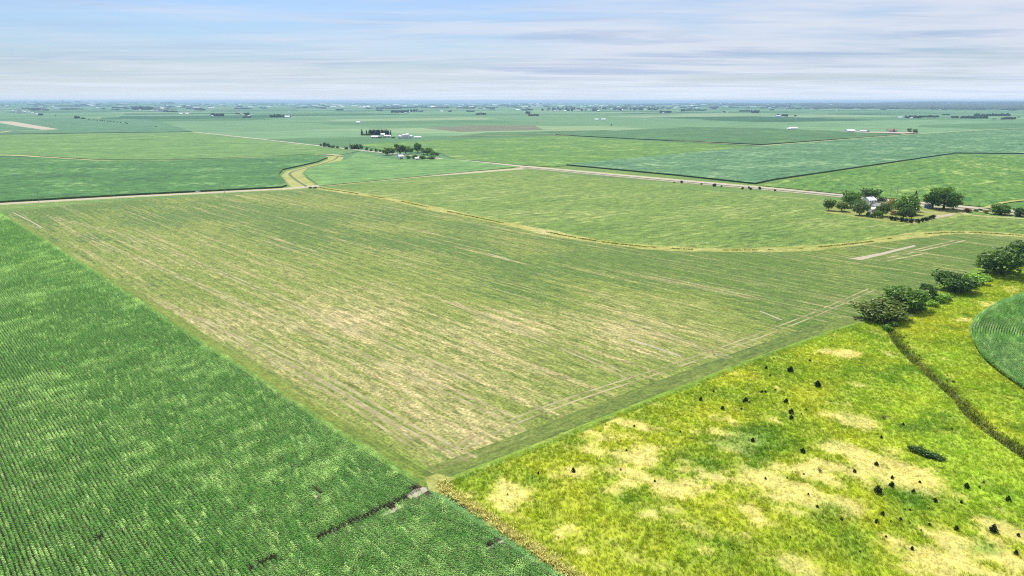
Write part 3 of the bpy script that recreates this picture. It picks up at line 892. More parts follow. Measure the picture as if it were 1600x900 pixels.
def leaf_cloud(blobs, n, size, seed, flat=0.5):
    """leaf clumps spread through a union of ellipsoids, thicker towards the outside"""
    r = np.random.default_rng(seed)
    vol = np.array([b[3] * b[4] * b[5] for b in blobs]) ** 0.67
    vs, fs, ti = [], [], []
    pick = r.choice(len(blobs), n, p=vol / vol.sum())
    for i in range(n):
        bx, by, bz, rx, ry, rz = blobs[pick[i]]
        d = r.normal(size=3); d /= np.linalg.norm(d)
        rad = r.uniform(0.25, 1.0) ** 0.45 * (0.86 + 0.28 * r.random())
        p = np.array([bx + d[0] * rx * rad, by + d[1] * ry * rad, bz + d[2] * rz * rad])
        if p[2] < 0.01: p[2] = 0.01 + 0.03 * r.random()
        nrm = d * flat + r.normal(size=3) * 0.55; nrm /= np.linalg.norm(nrm)
        u = np.cross(nrm, r.normal(size=3)); u /= np.linalg.norm(u); v = np.cross(nrm, u)
        a = size * r.uniform(.6, 1.35); b = a * r.uniform(.55, .9)
        s = len(vs)
        vs += [tuple(p - u * a), tuple(p + v * b + nrm * a * .25), tuple(p + u * a), tuple(p - v * b + nrm * a * .25)]
        fs.append((s, s + 1, s + 2, s + 3)); ti.append(float(np.clip(0.5 + 0.22 * r.normal() + 0.12 * math.sin(pick[i] * 2.1), 0, 1)))
    return vs, fs, ti

def bush_blobs(seed):
    r = random.Random(seed)
    b = [(0, 0, .35, .36, .36, .36)]
    for i in range(11):
        a = i * 2.4; q = r.uniform(.12, .36); s = r.uniform(.12, .2)
        b.append((q * math.cos(a), q * math.sin(a), r.uniform(.2, .72 - q * .5), s, s, s * r.uniform(.8, 1.3)))
    return b

# rank growth along the waterway's dry course and along the creek
def line_points(line, n, spread):
    ln = np.array(line); i = RNG.integers(0, len(ln) - 1, n); t = RNG.uniform(0, 1, n)[:, None]
    p = ln[i] * (1 - t) + ln[i + 1] * t
    # even out by length
    L = np.linalg.norm(ln[1:] - ln[:-1], axis=1); pr = L / L.sum()
    i = RNG.choice(len(L), n, p=pr)
    p = ln[i] * (1 - t) + ln[i + 1] * t
    return p[:, 0] + RNG.normal(0, spread, n), p[:, 1] + RNG.normal(0, spread, n)
def rank_source(name, seed, h, w, mat, n=14, spread=.8):
    r = random.Random(seed); vs, fs, ti = [], [], []
    for i in range(n):
        a = r.uniform(0, 6.28); d = r.uniform(0, spread)
        strap(vs, fs, ti, (d * math.cos(a), d * math.sin(a), 0), r.uniform(0, 6.28), r.uniform(.2, .6), h * r.uniform(.6, 1.2), h * r.uniform(.2, .5), w * r.uniform(.7, 1.3), r.random(), 2)
    return tinted_source(name, vs, fs, ti, mat)
M['sedge'] = crop_leaf_mat('rank_sedge', C(112, 124, 42, 0.95), C(190, 188, 80, 0.9), trans=0.25, rough=0.7, spec=0.2)
M['straw_tuft'] = crop_leaf_mat('ripe_grass_tuft', C(176, 178, 92, 0.95), C(226, 212, 140, 0.9), trans=0.3, rough=0.8, spec=0.2)
SEDGE = [rank_source('sedge_tuft', i, 1.1, .09, M['sedge']) for i in range(3)]
RIPE = [rank_source('ripe_grass_tuft', i + 9, .7, .07, M['straw_tuft']) for i in range(3)]
x_, y_ = line_points(WATERWAY, 3600, 0.5)
k_ = fbm(x_ / 14, y_ / 14, 5, 3) > 0.45
x_, y_ = x_[k_], y_[k_]
scatter('waterway_sedge', x_, y_, 0.0, RNG.uniform(0, 6.28, len(x_)), RNG.uniform(.35, .75, len(x_)), RNG.integers(0, 3, len(x_)), SEDGE, {'pale': RNG.uniform(0, .3, len(x_))})
wx, wy = [], []
for d_ in (-4.5, 4.5):
    a_, b_ = line_points(offset_line(WATERWAY, d_), 900, 1.0); wx.append(a_); wy.append(b_)
x_, y_ = np.concatenate(wx), np.concatenate(wy)
scatter('waterway_grass', x_, y_, 0.0, RNG.uniform(0, 6.28, len(x_)), RNG.uniform(.4, .9, len(x_)), RNG.integers(0, 3, len(x_)), RIPE, {'pale': RNG.uniform(0, 1, len(x_))})
cx_, cy_, cz_ = [], [], []
for ln_, z_, n_ in ((wl, -.9, 420), (wr, -.9, 420), (CREEK_R, -.2, 420)):
    a_, b_ = line_points(ln_, n_, .55); cx_.append(a_); cy_.append(b_); cz_.append(np.full(n_, z_))
x_, y_, z_ = map(np.concatenate, (cx_, cy_, cz_))
scatter('creek_sedge', x_, y_, z_, RNG.uniform(0, 6.28, len(x_)), RNG.uniform(.6, 1.5, len(x_)), RNG.integers(0, 3, len(x_)), SEDGE, {'pale': np.clip(fbm(x_ / 5, y_ / 5, 8, 3) * 1.4 - .55, 0, 1)})
LUMP = []
for i in range(3):
    d_ = leaf_cloud(bush_blobs(i + 70), 160, .10, i + 70)
    LUMP.append(tinted_source('creek_shrub', *d_, M['sedge']))
cx_, cy_ = [], []
for off_, n_ in ((-0.6, 45), (-1.6, 75)):
    a_, b_ = line_points(offset_line(CREEK_R, -off_), n_, .8); cx_.append(a_); cy_.append(b_)
x_, y_ = np.concatenate(cx_), np.concatenate(cy_)
scatter('creek_brush', x_, y_, -.15, RNG.uniform(0, 6.28, len(x_)), RNG.uniform(.5, 1.15, len(x_)), RNG.integers(0, 3, len(x_)), LUMP, {'pale': np.clip(fbm(x_ / 6, y_ / 6, 8, 3) * 1.8 - .5 + RNG.uniform(-.2, .2, len(x_)), 0, 1)})
# dry grass fringe where the meadow meets the corn
fr = P([(690, 757), (700, 768), (760, 808), (830, 855), (905, 905), (950, 940)])
x_, y_ = line_points(fr, 600, .7)
scatter('dry_grass_fringe', x_, y_, 0.0, RNG.uniform(0, 6.28, len(x_)), RNG.uniform(.6, 1.5, len(x_)), RNG.integers(0, 3, len(x_)), RIPE, {'pale': RNG.uniform(.2, 1, len(x_))})

# ------------------------------------------------------------------ trees and shrubs
def leaf_mesh(name, data, mat):
    vs, fs, ti = data
    me = bpy.data.meshes.new(name); me.from_pydata(vs, [], fs); me.materials.append(mat)
    me.attributes.new('tint', 'FLOAT', 'FACE').data.foreach_set('value', ti)
    return me

def limb(vs, fs, a, b, ra, rb, n=6):
    a, b = Vector(a), Vector(b)
    d = (b - a).normalized(); u = d.orthogonal().normalized(); v = d.cross(u)
    s = len(vs)
    for p, r in ((a, ra), (b, rb)):
        for i in range(n):
            t = 2 * math.pi * i / n
            vs.append(tuple(p + u * r * math.cos(t) + v * r * math.sin(t)))
    for i in range(n):
        fs.append((s + i, s + (i + 1) % n, s + n + (i + 1) % n, s + n + i))
    fs.append(tuple(s + n + i for i in range(n)))

def trunk_mesh(seed, top=0.55, r0=0.035):
    r = random.Random(seed); vs, fs = [], []
    limb(vs, fs, (0, 0, -0.02), (0.01, 0, 0.28), r0, r0 * .7)
    for k in range(4):
        a = k * 1.57 + r.uniform(-.4, .4)
        limb(vs, fs, (0.01, 0, 0.24), (0.24 * math.cos(a), 0.24 * math.sin(a), top + r.uniform(-.06, .12)), r0 * .5, r0 * .12, 5)
    limb(vs, fs, (0.01, 0, 0.27), (0, 0.02, top + .2), r0 * .65, r0 * .15, 5)
    me = bpy.data.meshes.new('trunk'); me.from_pydata(vs, [], fs); me.materials.append(M['bark'])
    return me

def round_blobs(seed, base=0.25):
    r = random.Random(seed)
    b = [(0, 0, 0.5, 0.36, 0.36, 0.38)]
    for i in range(9):
        a = i * 2.4; z = r.uniform(base - .02, .84); q = .33 * math.sqrt(max(.1, 1 - ((z - .5) / .5) ** 2)) * r.uniform(.75, 1.1)
        s = r.uniform(.13, .21)
        b.append((q * math.cos(a), q * math.sin(a), z, s, s, s * r.uniform(.7, 1)))
    return b
def cone_blobs(seed, w=.5):
    r = random.Random(seed); b = []
    for i in range(8):
        t = i / 7
        s = w * (1 - t) * .9 + .05
        b.append((r.uniform(-.03, .03), r.uniform(-.03, .03), .08 + t * .86, s * r.uniform(.85, 1.1), s * r.uniform(.85, 1.1), .09))
    return b

CROWN = [leaf_mesh('crown', leaf_cloud(round_blobs(i), 1100, .045, i), M['leaf']) for i in range(4)]
TRUNK = [trunk_mesh(i) for i in range(3)]
THICK = [leaf_mesh('crown', leaf_cloud(bush_blobs(i + 20), 2200, .034, i + 20), M['leaf']) for i in range(4)]
BUSH = [leaf_mesh('bush_foliage', leaf_cloud(bush_blobs(i + 40), 420, .065, i + 40), M['leaf']) for i in range(4)]
CONE = [leaf_mesh('crown', leaf_cloud(cone_blobs(i), 500, .07, i, .2), M['needle']) for i in range(3)]
CEDAR = [leaf_mesh('cedar_foliage', leaf_cloud([(0, 0, .3, .42, .42, .3), (0.05, 0, .6, .27, .27, .28), (-.15, .1, .45, .22, .25, .25), (0, 0, .82, .13, .13, .18)], 330, .085, i + 60), M['needle']) for i in range(4)]
FAR = [leaf_mesh('far_tree', leaf_cloud(round_blobs(i + 80, .08) + [(0, 0, .3, .34, .34, .3)], 150, .12, i + 80), M['leaf']) for i in range(4)]
FARC = [leaf_mesh('far_conifer', leaf_cloud(cone_blobs(i + 9, .42), 130, .11, i + 90, .2), M['needle']) for i in range(2)]

GREEN = dict(dark=C(78, 106, 40, 0.85), mid=C(96, 130, 48, 0.85), olive=C(104, 126, 58, 1.0), light=C(136, 170, 62, 0.9), grey=C(118, 138, 90, 1.0), brown=C(98, 114, 44, 0.85), red=C(124, 64, 46, 1.2),
             black=C(44, 64, 32, 1.25), pine=C(40, 64, 44, 1.4), far=C(52, 80, 48, 1.2), yellow=C(176, 164, 60, 1.2))
def jitter(c, s=.12):
    k = random.uniform(1 - s, 1 + s); return (c[0] * k * random.uniform(.94, 1.06), c[1] * k, c[2] * k * random.uniform(.94, 1.06), 1)

FG_NAME = 'trees around the right-hand farmstead'
def tree(px, py, w, h, label, colour='mid', form='round', group=None, cat='tree', name=None, back=0.0):
    """px, py: foot in the photograph; w, h: its size there"""
    k = mpp(px, py); x, y = at(px, py)
    W_, H_ = w * k, h * k * 1.10
    d = math.hypot(x, y); x += x / d * W_ * back; y += y / d * W_ * back
    lists = dict(round=CROWN, thick=THICK, bush=BUSH, cone=CONE)[form]
    nm = name or dict(round='deciduous_tree', thick='hedge_tree', bush='bush', cone='conifer_tree')[form]
    if group == FG_NAME: W_ *= 1.08
    t = thing(nm, label, cat, (x, y, relief(x, y)), random.uniform(0, 6.28), group)
    t.scale = (W_ * (1.0 if form == 'cone' else 1.16), W_ * (1.0 if form == 'cone' else 1.16), H_)
    cr = link(bpy.data.objects.new('foliage' if form == 'bush' else 'crown', random.choice(lists)), t)
    cr.color = jitter(GREEN[colour])
    link(bpy.data.objects.new('stem' if form == 'bush' else 'trunk', random.choice(TRUNK)), t)
    return t

# hedgerow trees along the creek, right edge
HG = 'trees of the creek hedgerow'
tree(1376, 506, 84, 38, 'broad brown-topped tree at the near end of the creek hedgerow', 'brown', 'thick', HG, back=.32)
tree(1408, 489, 74, 43, 'rounded green hedgerow tree just behind the brown-topped one', 'mid', 'thick', HG, back=.3)
tree(1446, 471, 33, 31, 'small dark tree squeezed between two big hedgerow trees', 'dark', 'thick', HG, back=.3)
tree(1492, 459, 66, 39, 'dark dense hedgerow tree with a light green bush on its right', 'dark', 'thick', HG, back=.3)
tree(1562, 432, 78, 54, 'tallest wide hedgerow tree near the right edge, dark green', 'dark', 'thick', HG, back=.3)
tree(1604, 415, 64, 46, 'dark hedgerow tree cut by the right edge of the photo', 'dark', 'thick', HG, back=.3)
HB = 'light green bushes between the hedgerow trees'
tree(1468, 472, 26, 16, 'pale green bush right of the small dark hedgerow tree', 'light', 'bush', HB, 'bush')
tree(1524, 444, 34, 19, 'pale green bush between the two largest hedgerow trees', 'light', 'bush', HB, 'bush')
tree(1438, 484, 18, 10, 'low pale bush at the right foot of the rounded hedgerow tree', 'light', 'bush', HB, 'bush')
for a in [(1456, 478, 20, 12, 'mid-green bush in the gap right of the rounded hedgerow tree'), (1512, 449, 26, 17, 'pale bush hugging the right side of the dark dense hedgerow tree'), (1538, 438, 22, 13, 'low pale bush at the left foot of the tallest hedgerow tree'), (1478, 468, 20, 12, 'pale bush at the left foot of the dark dense hedgerow tree')]:
    tree(*a, 'light', 'bush', HB, 'bush')
tree(1386, 516, 17, 12, 'small dark bush at the head of the creek below the brown-topped tree', 'mid', 'bush', None, 'bush')
tree(1396, 510, 16, 10, 'pale bush beside the head of the creek', 'light', 'bush', HB, 'bush')

# long dark thicket in the meadow
ORD = ['leftmost', 'second from the left', 'third from the left', 'fourth from the left', 'fifth from the left', 'sixth from the left', 'seventh from the left', 'eighth from the left', 'ninth from the left', 'tenth from the left', 'eleventh from the left', 'twelfth from the left', 'thirteenth from the left', 'fourteenth from the left', 'fifteenth from the left', 'sixteenth from the left', 'seventeenth from the left', 'eighteenth from the left', 'nineteenth from the left', 'twentieth from the left', 'twenty-first from the left', 'twenty-second from the left']
def nth(i, n):
    return 'rightmost' if n > 1 and i == n - 1 else ORD[i]
for i, (a, b, w, h) in enumerate([(1427, 702, 15, 9), (1434, 705, 15, 10), (1441, 708, 16, 10), (1449, 711, 15, 9), (1457, 713, 15, 8), (1465, 715, 14, 7), (1472, 717, 10, 5)]):
    tree(a, b + 2, w * 1.25, h * 1.25, 'dark bush, ' + nth(i, 7) + ' in the long thicket standing in the yellow meadow', 'dark', 'bush', 'bushes of the long dark thicket', 'bush', 'thicket_bush')

# cedars dotted over the meadow
BIG = {(1235, 580): 'large dark cedar at the top of the meadow, below the grass strip', (1277, 603): 'large rounded dark cedar, rightmost of the upper group in the meadow', (1371, 769): 'large dark cedar on straw grass below the long thicket',
       (1552, 830): 'large dark cedar near the lower right corner of the meadow', (1254, 706): 'dark double-topped cedar on bright grass in mid meadow', (1236, 645): 'dark pointed cedar above a smaller one in the upper meadow',
       (1228, 629): 'dark spreading cedar between the two large upper cedars and the pointed one', (1165, 626): 'largest of three dark cedars huddled together in the upper meadow', (1129, 639): 'dark upright cedar left of the huddled three',
       (1095, 625): 'leftmost sizeable cedar under the grass strip of the meadow', (1393, 760): 'dark round cedar just right of the large one on straw grass', (1510, 762): 'dark cedar on the brightest grass near the creek',
       (1575, 782): 'round dark cedar at the right edge of the bright meadow grass', (1587, 865): 'dark cedar at the bottom right corner of the meadow', (1494, 827): 'ragged dark cedar left of the large one in the lower right corner',
       (1370, 816): 'lower one of a pair of dark cedars in the lower meadow', (1379, 804): 'upper one of a pair of dark cedars in the lower meadow', (1176, 689): 'dull cedar half sunk in the green patch of mid meadow',
       (1369, 726): 'greyish cedar alone on straw grass left of the long thicket', (1461, 783): 'flat dark cedar at the end of a green patch in the right meadow', (1236, 654): 'smaller cedar right below the pointed one in the upper meadow',
       (896, 736): 'dark shrub beside pale straw at the left end of the meadow'}
CED = [(991, 666, 4), (1063, 675, 4), (1087, 696, 4), (979, 704, 4), (1115, 612, 4), (1095, 625, 6.5), (1129, 639, 7.5), (1165, 626, 8.5), (1162, 628, 5), (1171, 629, 4.5), (1158, 639, 3.5), (1190, 613, 5), (1196, 613, 4.5), (1197, 576, 5.5),
       (1203, 587, 3.5), (1213, 578, 3), (1235, 580, 11), (1265, 565, 5), (1277, 603, 11), (1211, 610, 3.8), (1228, 629, 8.5), (1236, 645, 8.5), (1236, 654, 7.5), (1236, 662, 3), (1259, 641, 4.5), (1252, 647, 3.2), (1254, 635, 3), (1225, 615, 3),
       (1239, 616, 2.8), (1176, 689, 7), (1254, 706, 9), (1196, 748, 4), (1230, 747, 3), (1256, 741, 3), (896, 736, 7.5), (1023, 752, 4.2), (970, 734, 3.2), (1190, 635, 3), (1369, 726, 8), (1335, 737, 6), (1394, 747, 6), (1393, 760, 9.5),
       (1371, 769, 14), (1427, 769, 6.5), (1510, 762, 9.5), (1530, 762, 5), (1537, 754, 4), (1461, 783, 8), (1575, 782, 9.5), (1502, 785, 5.5), (1263, 773, 4), (1277, 792, 5.2), (1379, 804, 7.5), (1370, 816, 8), (1392, 815, 4.2), (1407, 812, 6.2),
       (1421, 817, 4), (1452, 820, 5.5), (1439, 829, 3.5), (1384, 839, 4.2), (1425, 858, 6.2), (1494, 827, 8.5), (1552, 830, 14), (1591, 837, 5.5), (1587, 865, 8), (1422, 797, 4), (1414, 796, 3.5), (1452, 795, 3.5), (1491, 796, 3.5), (1315, 812, 5.5),
       (1234, 840, 4.2), (1259, 862, 3.2), (1344, 862, 3.2), (1487, 671, 4.2), (1411, 664, 5), (1377, 684, 5), (1437, 754, 5), (841, 740, 4.2), (793, 773, 3)]
SHORT = {(1235, 580): 'the topmost large cedar', (1277, 603): 'the right upper large cedar', (1371, 769): 'the large cedar on straw', (1552, 830): 'the large lower right cedar', (1254, 706): 'the double-topped cedar', (1236, 645): 'the pointed upper cedar',
         (1165, 626): 'the huddled cedars', (1129, 639): 'the upright cedar left of the huddle', (1095, 625): 'the leftmost upper cedar', (1510, 762): 'the cedar on brightest grass', (1575, 782): 'the round cedar at the right', (1587, 865): 'the bottom right cedar',
         (1494, 827): 'the ragged lower right cedar', (1370, 816): 'the lower paired cedars', (1176, 689): 'the cedar in the green patch', (1369, 726): 'the greyish cedar on straw', (1461, 783): 'the flat cedar', (896, 736): 'the left end shrub'}
_used = {}
def cedar_words(a, b, w):
    q = min(SHORT, key=lambda c: (c[0] - a) ** 2 + ((c[1] - b) * 1.4) ** 2)
    dx, dy = a - q[0], (b - q[1]) * 1.4
    d = math.hypot(dx, dy)
    v = 'above' if dy < -.4 * d else 'below' if dy > .4 * d else ''
    h = 'left of' if dx < -.4 * d else 'right of' if dx > .4 * d else ''
    where = (v + ' and ' + h) if v and h else (v or h)
    far = 'close ' if d < 14 else '' if d < 45 else 'well ' if d < 80 else 'far '
    lab = ('tiny dark cedar seedling ' if w < 4.6 else 'small dark cedar ') + far + where + ' ' + SHORT[q]
    n = _used[lab] = _used.get(lab, 0) + 1
    return lab + ('' if n == 1 else ', the farther one' if n == 2 else ', the farthest one')
CED.sort(key=lambda c: min((c[0] - q[0]) ** 2 + ((c[1] - q[1]) * 1.4) ** 2 for q in SHORT))
for a, b, w in CED:
    k = mpp(a, b); x, y = at(a, b + w * .1)
    lab = BIG.get((a, b))
    small = w < 4.6
    o = bpy.data.objects.new('cedar_shrub', random.choice(CEDAR))
    o.location = (x, y, -.05); o.rotation_euler = (0, 0, random.uniform(0, 6.28))
    o.scale = (w * k * 1.12, w * k * 1.12, w * k * random.uniform(.85, 1.1))
    o.color = jitter(GREEN['black'])
    if lab:
        tag(o, lab, 'shrub', 'cedars dotted over the meadow')
    elif small:
        tag(o, cedar_words(a, b, w), 'shrub', 'tiny cedar seedlings in the meadow')
    else:
        tag(o, cedar_words(a, b, w), 'shrub', 'small cedar shrubs in the meadow')
    link(o)
for a, b, w, lab in ((1281, 737, 10, 'pale dead twiggy shrub on straw grass in mid meadow'), (1380, 654, 9, 'pale dead shrub at the edge of a straw patch near the creek')):
    x, y = at(a, b); k = mpp(a, b); r_ = random.Random(a); vs, fs = [], []
    for i in range(46):
        az = r_.uniform(0, 6.28); q = r_.uniform(.25, .5)
        limb(vs, fs, (0, 0, 0), (q * math.cos(az), q * math.sin(az), r_.uniform(.25, .8)), .03, .01, 3)
    o = mesh_obj('dead_shrub', vs, fs, plain('bleached_twigs', C(212, 206, 172), .9, .2, 2))
    o.location = (x, y, 0); o.scale = (w * k,) * 3
    tag(o, lab, 'shrub')

# ------------------------------------------------------------------ buildings, bins, vehicles, poles
def box(vs, fs, x0, x1, y0, y1, z0, z1):
    s = len(vs)
    vs += [(x0, y0, z0), (x1, y0, z0), (x1, y1, z0), (x0, y1, z0), (x0, y0, z1), (x1, y0, z1), (x1, y1, z1), (x0, y1, z1)]
    fs += [tuple(s + i for i in f) for f in ((0, 3, 2, 1), (4, 5, 6, 7), (0, 1, 5, 4), (1, 2, 6, 5), (2, 3, 7, 6), (3, 0, 4, 7))]

def building(px, py, w, d, h, rh, label, wall='white', roof='grey_roof', rz=0.0, cat='building', name='farm_building', group=None, windows=0, storeys=1, doors=0, chimney=False):
    """gabled building in metres; ridge along local X, front towards -Y"""
    x, y = at(px, py)
    t = thing(name, label, cat, (x, y, relief(x, y)), rz, group)
    vs = [(-w/2, -d/2, 0), (w/2, -d/2, 0), (w/2, d/2, 0), (-w/2, d/2, 0), (-w/2, -d/2, h), (w/2, -d/2, h), (w/2, d/2, h), (-w/2, d/2, h), (-w/2, 0, h + rh), (w/2, 0, h + rh)]
    mesh_obj('wall', vs, [(0, 1, 5, 4), (1, 2, 6, 9, 5), (2, 3, 7, 6), (3, 0, 4, 8, 7)], M[wall], t)
    e = .35; k = rh / (d / 2); zo = h - e * k + .06
    rv = [(-w/2 - e, -d/2 - e, zo), (w/2 + e, -d/2 - e, zo), (w/2 + e, 0, h + rh + .06), (-w/2 - e, 0, h + rh + .06), (w/2 + e, d/2 + e, zo), (-w/2 - e, d/2 + e, zo)]
    rv += [(a, b, c + .16) for a, b, c in rv]
    rf = [(6, 7, 8, 9), (9, 8, 10, 11), (0, 3, 2, 1), (3, 5, 4, 2), (0, 1, 7, 6), (4, 5, 11, 10), (1, 2, 8, 7), (2, 4, 10, 8), (0, 6, 9, 3), (3, 9, 11, 5)]
    r = mesh_obj('roof', rv, rf, M[roof], t)
    if chimney:
        cv, cf = [], []; box(cv, cf, w * .2, w * .2 + .7, -.3, .4, h + rh * .6, h + rh + .9); mesh_obj('chimney', cv, cf, M['red'], r)
    for s_ in range(storeys):
        for i in range(windows):
            cx = -w/2 + w * (i + .5) / windows; z = h * (s_ + .35) / storeys
            cv, cf = [], []; box(cv, cf, cx - .55, cx + .55, -d/2 - .06, -d/2 + .02, z, z + 1.3); f = mesh_obj('window', cv, cf, M['cream'], t)
            cv, cf = [], []; box(cv, cf, cx - .45, cx + .45, -d/2 - .09, -d/2 - .055, z + .1, z + 1.2); mesh_obj('pane', cv, cf, M['glass'], f)
    for i in range(doors):
        cx = -w/2 + w * (i + .5) / doors; dw = min(3.4, w / doors * .7)
        cv, cf = [], []; box(cv, cf, cx - dw/2, cx + dw/2, -d/2 - .1, -d/2 - .01, 0, min(3.2, h * .8)); mesh_obj('door', cv, cf, M['grey_roof' if wall != 'grey_roof' else 'white'], t)
    return t

def cyl(vs, fs, r0, r1, z0, z1, n=16, cx=0, cy=0, cap=True):
    s = len(vs)
    for r, z in ((r0, z0), (r1, z1)):
        for i in range(n):
            a = 2 * math.pi * i / n; vs.append((cx + r * math.cos(a), cy + r * math.sin(a), z))
    fs += [(s + i, s + (i + 1) % n, s + n + (i + 1) % n, s + n + i) for i in range(n)]
    if cap: fs.append(tuple(s + n + i for i in range(n)))

def grain_bin(px, py, r, h, label, group=None, mat='steel', name='grain_bin'):
    x, y = at(px, py)
    t = thing(name, label, 'grain bin', (x, y, relief(x, y)), 0, group)
    vs, fs = [], []; cyl(vs, fs, r, r, 0, h, cap=False); mesh_obj('wall', vs, fs, M[mat], t)
    vs, fs = [], []; cyl(vs, fs, r * 1.04, r * .12, h, h + r * .55); vs2 = len(vs); cyl(vs, fs, r * .12, r * .12, h + r * .55, h + r * .75); mesh_obj('roof', vs, fs, M['white_roof' if mat == 'steel' else 'concrete'], t)
    return t

def elevator(px, py, hgt, label, cols=3):
    x, y = at(px, py)
    t = thing('grain_elevator', label, 'grain elevator', (x, y, relief(x, y)), 0.5)
    for i in range(cols):
        for j in range(2):
            vs, fs = [], []; cyl(vs, fs, 5, 5, 0, hgt * .8, cx=(i - (cols - 1) / 2) * 9.8, cy=(j - .5) * 9.8); mesh_obj('silo', vs, fs, M['concrete'], t)
    vs, fs = [], []; box(vs, fs, -cols * 4.6, cols * 3.2, -3.2, 3.2, hgt * .805, hgt); mesh_obj('headhouse', vs, fs, M['white'], t)
    vs, fs = [], []; box(vs, fs, -cols * 5 - 11, -cols * 5 - 1.5, -6, 6, 0, 9); mesh_obj('loading_shed', vs, fs, M['white'], t)
    return t

def far_tree(px, py, w, h, label, group, form='round', colour='far', cat='tree'):
    k = mpp(px, py); x, y = at(px, py)
    o = bpy.data.objects.new('conifer_tree' if form == 'cone' else 'distant_tree', random.choice(FARC if form == 'cone' else FAR))
    o.location = (x, y, relief(x, y) - .02 * h * k); o.rotation_euler = (0, 0, random.uniform(0, 6.28))
    o.scale = (w * k * 1.1, w * k * 1.1, h * k * 1.05)
    o.color = jitter(GREEN[colour], .18)
    return link(tag(o, label, cat, group))

# ---- the farmstead on the right
YARD = P([(1286, 331), (1340, 340), (1396, 348), (1430, 350), (1462, 343), (1500, 336), (1516, 330), (1500, 325), (1440, 319), (1345, 309), (1318, 314)])
sheet('farm_lawn', YARD, M['lawn'], 0.02, ROAD_A)
sheet('farm_yard', P([(1350, 313), (1380, 313.5), (1436, 320.5), (1436, 323), (1400, 319), (1376, 322), (1374, 334), (1356, 334), (1362, 322)]), M['gravel_far'], 0.04)
sheet('farm_drive', P([(1455, 338), (1490, 333), (1488, 336.5), (1462, 341)]), M['gravel_far'], 0.045)
ribbon('farm_lane', P([(1500, 331), (1512, 335), (1530, 337.5), (1600, 341.5), (1660, 345)]), 5, M['verge'], 0.05)
FG = FG_NAME
for a in [(1295, 329, 16, 18, 'round dark tree standing alone at the left end of the farmstead', 'dark', 'round'), (1328, 324, 27, 26, 'dark bushy tree left of the white farmhouse', 'mid', 'round'), (1315, 330, 18, 15, 'low spreading tree in front of the dark bushy one, left of the farmhouse', 'olive', 'round'),
          (1343, 336, 24, 23, 'pale grey-green tree in front of the farmhouse', 'grey', 'round'), (1358, 314, 27, 20, 'dark tree rising behind the white farmhouse by the road', 'dark', 'round'), (1379, 338, 22, 21, 'pale olive tree beside the grey-roofed shed', 'olive', 'round'),
          (1394, 324, 14, 14, 'yellowish small tree at the edge of the gravel yard', 'yellow', 'round'), (1415, 334, 31, 33, 'tall dark tree in the middle of the farmstead', 'mid', 'round'), (1411, 343, 21, 19, 'lower dark tree at the front of the tall middle one', 'dark', 'round'),
          (1424, 342, 12, 16, 'slim dark tree right of the lower front tree in the farmyard', 'dark', 'round'), (1474, 327, 44, 34, 'huge spreading tree at the right of the farmstead', 'mid', 'round'), (1455, 325, 24, 21, 'medium dark tree leaning on the left of the huge spreading one', 'dark', 'round')]:
    tree(*a[:5], colour=a[5], form=a[6], group=FG)
for a in [(1336, 329, 16, 16, 'middling dark tree packed between the bushy one and the farmhouse', 'dark', 'round'), (1371, 340, 13, 12, 'small round tree at the front edge left of the pale olive tree', 'mid', 'round'), (1404, 327, 16, 18, 'dark tree leaning on the left of the tall middle tree', 'dark', 'round'), (1428, 330, 15, 19, 'dark tree leaning on the right of the tall middle tree', 'mid', 'round'), (1489, 327, 20, 22, 'medium tree leaning on the right of the huge spreading one', 'mid', 'round')]:
    tree(*a[:5], colour=a[5], form=a[6], group=FG)
tree(1430, 312, 8, 14, 'slender spiky conifer behind the tall middle tree of the farmstead', 'pine', 'cone', FG)
for a in [(1379, 314, 18, 8, 'low dark bush right of the tree behind the farmhouse', 'dark'), (1399, 336, 14, 8, 'dark red bush at the foot of the tall middle tree', 'red'), (1356, 338, 7, 9, 'small upright shrub left of another at the front of the farmhouse', 'dark'), (1363, 340, 8, 9, 'second small upright shrub at the front of the farmhouse', 'dark'),
          (1512, 331, 13, 7, 'reddish brown bush right of the huge farmstead tree', 'red'), (1525, 330, 8, 4, 'low dark roadside bush between the reddish bush and yellow grass', 'dark'), (1532, 329, 7, 4, 'small olive roadside bush beside the farm lane', 'olive'), (1540, 333, 9, 7, 'yellow-brown bush left of the round roadside trees', 'yellow')]:
    tree(*a[:5], colour=a[5], form='bush', group='shrubs around the farmstead', name='bush', cat='bush')
tree(1561, 335, 29, 20, 'wide round tree by the farm lane near the right edge', 'mid', 'thick', FG, name='deciduous_tree')
tree(1594, 338, 22, 17, 'dark round tree at the right edge by the farm lane', 'dark', 'thick', FG, name='deciduous_tree')
for i, (a, b) in enumerate([(1393, 344), (1400, 345), (1408, 346), (1415, 347), (1423, 348)]):
    tree(a, b, 8, 8, ['leftmost', 'second', 'middle', 'fourth', 'rightmost'][i] + ' small dark conifer of the row in front of the tall middle tree', 'pine', 'bush', 'row of small conifers at the farmyard front', 'conifer', 'small_conifer')
for i, (a, b) in enumerate([(1434, 348), (1441, 346.5), (1447, 345), (1453, 343), (1458, 341.5)]):
    tree(a, b, 7, 8, ['nearest', 'second', 'middle', 'fourth', 'farthest'][i] + ' small conifer of the slanting row beside the gravel drive', 'pine', 'bush', 'slanting row of conifers by the drive', 'conifer', 'small_conifer')
building(1357, 322, 7.5, 7, 5, 2.2, 'two-storey white farmhouse with grey roof among the trees', 'white', 'white_roof', 0.35, 'house', 'farmhouse', windows=3, storeys=2, doors=1, chimney=True)
building(1367, 326, 7, 5, 2.4, 1.2, 'low grey-roofed shed in front of the farmhouse', 'white', 'grey_roof', 0.3, name='shed', cat='shed', doors=1)
